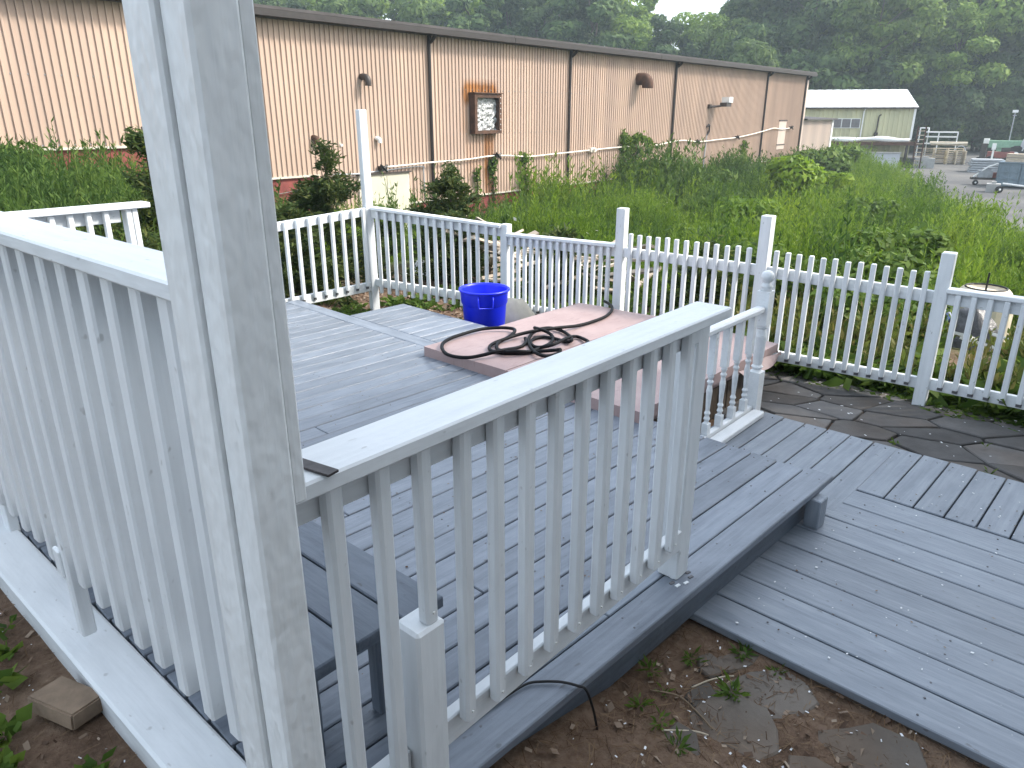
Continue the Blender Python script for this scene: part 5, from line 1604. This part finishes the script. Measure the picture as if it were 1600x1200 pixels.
# ------------------------------------------------------------------ small weeds in the soil, each on its own
def small_weed(x, y, n, L, label, seed, up=.5, asp=.42, mat='leaf_low', z=None):
    r = np.random.default_rng(seed)
    z0 = float(h(x, y)) if z is None else z
    o_ = np_obj('small_weed', rosette(r, n, L, up, asp), mat, None, (x, y, z0))
    tag(o_, label, 'weed', 'small weeds in the garden soil')
gw = [(2.03, 1.07, 22, .055, 'bushy little weed against the brown deck skirt'), (2.20, 1.0, 20, .055, 'green weed sprig in the corner under the deck edge'),
      (2.37, .86, 34, .05, 'creeping weed along the corner of the lower deck'), (2.36, .72, 14, .035, 'tiny weed clump halfway along the lower deck edge'),
      (2.13, .80, 34, .07, 'spiky dandelion-like weed between two stepping stones'), (1.83, 1.0, 16, .045, 'small bright weed near the cable end'),
      (1.96, .98, 12, .035, 'tiny bright green sprout in the bare soil'), (1.80, .90, 18, .045, 'pale green weed left of the round stone'),
      (1.73, .80, 20, .05, 'green weed at the bottom edge of the soil'), (2.42, .30, 12, .03, 'small tuft at the far end of the lower deck edge')]
for k, (x, y, n, L, lab) in enumerate(gw):
    small_weed(x, y, n + 8, L * .72, lab, 200 + k, .55, .30)
lw = [(.44, 2.78, 16, .055, 'round-leaved plant above the tan paver'), (.33, 2.62, 18, .065, 'large round-leaved plant left of the tan paver'), (.30, 2.36, 24, .06, 'leafy ground plant below the tan paver at the left edge'),
      (.42, 2.0, 22, .05, 'dark leafy plant by the timber below the paver'), (.36, 1.86, 20, .05, 'trailing leaves near the bottom left corner'), (.47, 2.95, 12, .045, 'little leafy plant beside the timber higher up'),
      (.24, 2.2, 22, .06, 'ground cover leaves in the bottom left corner'), (.50, 3.35, 14, .05, 'small leafy plant at the left picture edge by the timber'), (.44, 1.72, 16, .04, 'small dark leaves right at the bottom edge by the timber')]
for k, (x, y, n, L, lab) in enumerate(lw):
    small_weed(x, y, n, L, lab, 300 + k, .8, .75)
pw = [(5.0, 1.0, 12, .035, 'small green tuft growing between the flagstones beside the walkway'), (5.35, .55, 10, .03, 'tiny green tuft between the flagstones nearest the capped fence'), (4.9, .45, 12, .035, 'tiny green tuft at the flagstone edge further right')]
for k, (x, y, n, L, lab) in enumerate(pw):
    small_weed(x, y, n, L, lab, 400 + k, 1.2, .25, 'leaf_low', -.305)
tw = [([(.36, 2.05), (.40, 1.98), (.45, 1.90), (.455, 1.82)], 'pale curved twig by the timber at the bottom left'), ([(.47, 1.93), (.49, 1.84), (.50, 1.75)], 'short pale twig leaning on the timber at bottom left'),
      ([(1.93, 1.02), (1.97, .93), (1.95, .84), (1.90, .76)], 'thin brown root lying across the garden soil'), ([(1.77, .88), (1.84, .80), (1.87, .76)], 'straw-coloured stalk beside the bottom weed'), ([(2.06, .92), (2.13, .89), (2.20, .86), (2.22, .83)], 'pale curved stalk between the stepping stones')]
for pts, lab in tw:
    v_, f_ = tube_geo(catmull([(x, y, float(h(x, y)) + .012 + .008 * (k % 2)) for k, (x, y) in enumerate(pts)], 5), .0035, 6)
    tag(mesh_obj('twig', v_, f_, 'pallet' if 'pale' in lab or 'straw' in lab else 'twig', None, None, True), lab, 'twig', 'twigs on the soil')

# ------------------------------------------------------------------ rubbish and timber behind the fence
rr_ = random.Random(9)
for k in range(46):
    x, y = rr_.uniform(6.9, 8.5), rr_.uniform(4.9, 7.0)
    L = rr_.uniform(.5, 1.7)
    a = rr_.choice([.2, .5, -.6, 1.2, -.1]) + rr_.uniform(-.5, .5)
    z = float(h(x, y)) + .03 + rr_.random() * .62
    d = Vector((math.cos(a), math.sin(a), rr_.uniform(-.35, .35))) * L / 2
    c = Vector((x, y, z))
    w_, t_ = rr_.choice([(.09, .03), (.05, .04), (.12, .022), (.04, .03)])
    A_, B_ = c - d, c + d
    lo = min(A_.z - float(h(A_.x, A_.y)), B_.z - float(h(B_.x, B_.y)))
    if lo < .02: A_.z += .03 - lo; B_.z += .03 - lo
    o_ = beam(None, 'scrap_board', A_, B_, w_, t_, 'scrap_wood', 0, rr_.uniform(-.5, .5))
    tag(o_, 'scrap board in the jumbled timber heap behind the capped fence', 'board', 'boards of the timber heap')
def sheet(name, label, cat, x, y, z, sx, sy, rz, mat, amp, seed, hump=0.0):
    r = np.random.default_rng(seed)
    V_, F_ = [], []
    n = 12
    for a in range(n):
        for b in range(n):
            u_, v_ = a / (n - 1) - .5, b / (n - 1) - .5
            e = max(0, 1 - 4 * (u_ * u_ + v_ * v_))
            V_.append((sx * u_ * (1 + r.normal() * .05), sy * v_ * (1 + r.normal() * .05), hump * e + amp * (r.normal() * .4 + math.sin(a * 1.3) * math.cos(b * 1.7))))
    for a in range(n - 1):
        for b in range(n - 1):
            i_ = a * n + b
            F_.append((i_, i_ + n, i_ + n + 1, i_ + 1))
    o_ = mesh_obj(name, V_, F_, mat, None, Matrix.Translation((x, y, z)) @ Matrix.Rotation(rz, 4, 'Z'), True)
    return tag(o_, label, cat)
sheet('cloth', 'crumpled beige cloth lying behind the blue bin', 'cloth', 5.46, 4.74, -.31, .62, .62, .6, 'tarp_beige', .015, 1, .34)
sheet('plastic_bag', 'small white plastic bag behind the corner slats', 'bag', 6.6, 7.4, -.25, .35, .3, .2, 'paper', .03, 2, .16)
sheet('blue_sheet', 'crumpled blue plastic sheet behind the right-hand fence', 'sheet', 9.9, 1.75, float(h(9.9, 1.75)) + .25, .5, .6, .2, 'tarp_blue', .04, 3, .25)
sheet('rubbish_bag', 'dark grey rubbish bag heap behind the right-hand fence', 'bag', 9.3, 1.35, float(h(9.3, 1.35)) + .05, .55, .7, .4, 'bag', .05, 4, .45)
Mx = Matrix.Translation((11.2, 1.55, float(h(11.2, 1.55))))
t_ = thing('plastic_tub', 'large cream tub standing behind the right-hand capped fence', 'tub', Mx.translation)
v_, f_ = lathe_geo([(.34, 0), (.36, .02), (.36, .75), (.30, .86), (.26, .90), (.24, .90), (.22, .86)], 20)
mesh_obj('body', v_, f_, 'cream', t_, Mx, False)
v_, f_ = tube_geo([(.24 * math.cos(a), .24 * math.sin(a), .905) for a in np.linspace(0, 6.28, 16)], .012, 6)
mesh_obj('wire_rim', v_, f_, 'black', t_, Mx)
mesh_obj('spigot', *tube_geo([(0, 0, .86), (0, 0, 1.1)], .012, 6), 'black', t_, Mx)
for (x, y, L, w_, rz, ht, lab) in ((8.75, 1.42, .42, .2, 1.2, .16, 'white broken board with dark marks behind the fence'), (8.55, 1.12, .40, .12, 1.1, .10, 'white-edged strip board lying behind the fence'), (9.0, .92, .34, .22, .9, .18, 'white panel scrap near the right picture edge')):
    z = float(h(x, y)) + ht
    o_ = mesh_obj('panel_scrap', *box_geo(-L / 2, L / 2, -w_ / 2, w_ / 2, -.015, .015), 'paper', None, Matrix.Translation((x, y, z)) @ Matrix.Rotation(rz, 4, 'Z') @ Matrix.Rotation(.35, 4, 'X'))
    tag(o_, lab, 'board')

# ------------------------------------------------------------------ summer haze
hzm = bpy.data.materials.new('summer_haze')
hzm.use_nodes = True
hn = hzm.node_tree.nodes
hn.clear()
pvn = hn.new('ShaderNodeVolumePrincipled')
pvn.inputs['Color'].default_value = (0.78, 0.92, 1.0, 1)
pvn.inputs['Density'].default_value = 0.0011
pvn.inputs['Anisotropy'].default_value = 0.25
ho = hn.new('ShaderNodeOutputMaterial')
hzm.node_tree.links.new(pvn.outputs[0], ho.inputs['Volume'])
M['haze'] = hzm
hz = mesh_obj('haze', *box_geo(-170, 480, -190, 440, -3.2, 34), 'haze')
tag(hz, kind='stuff')
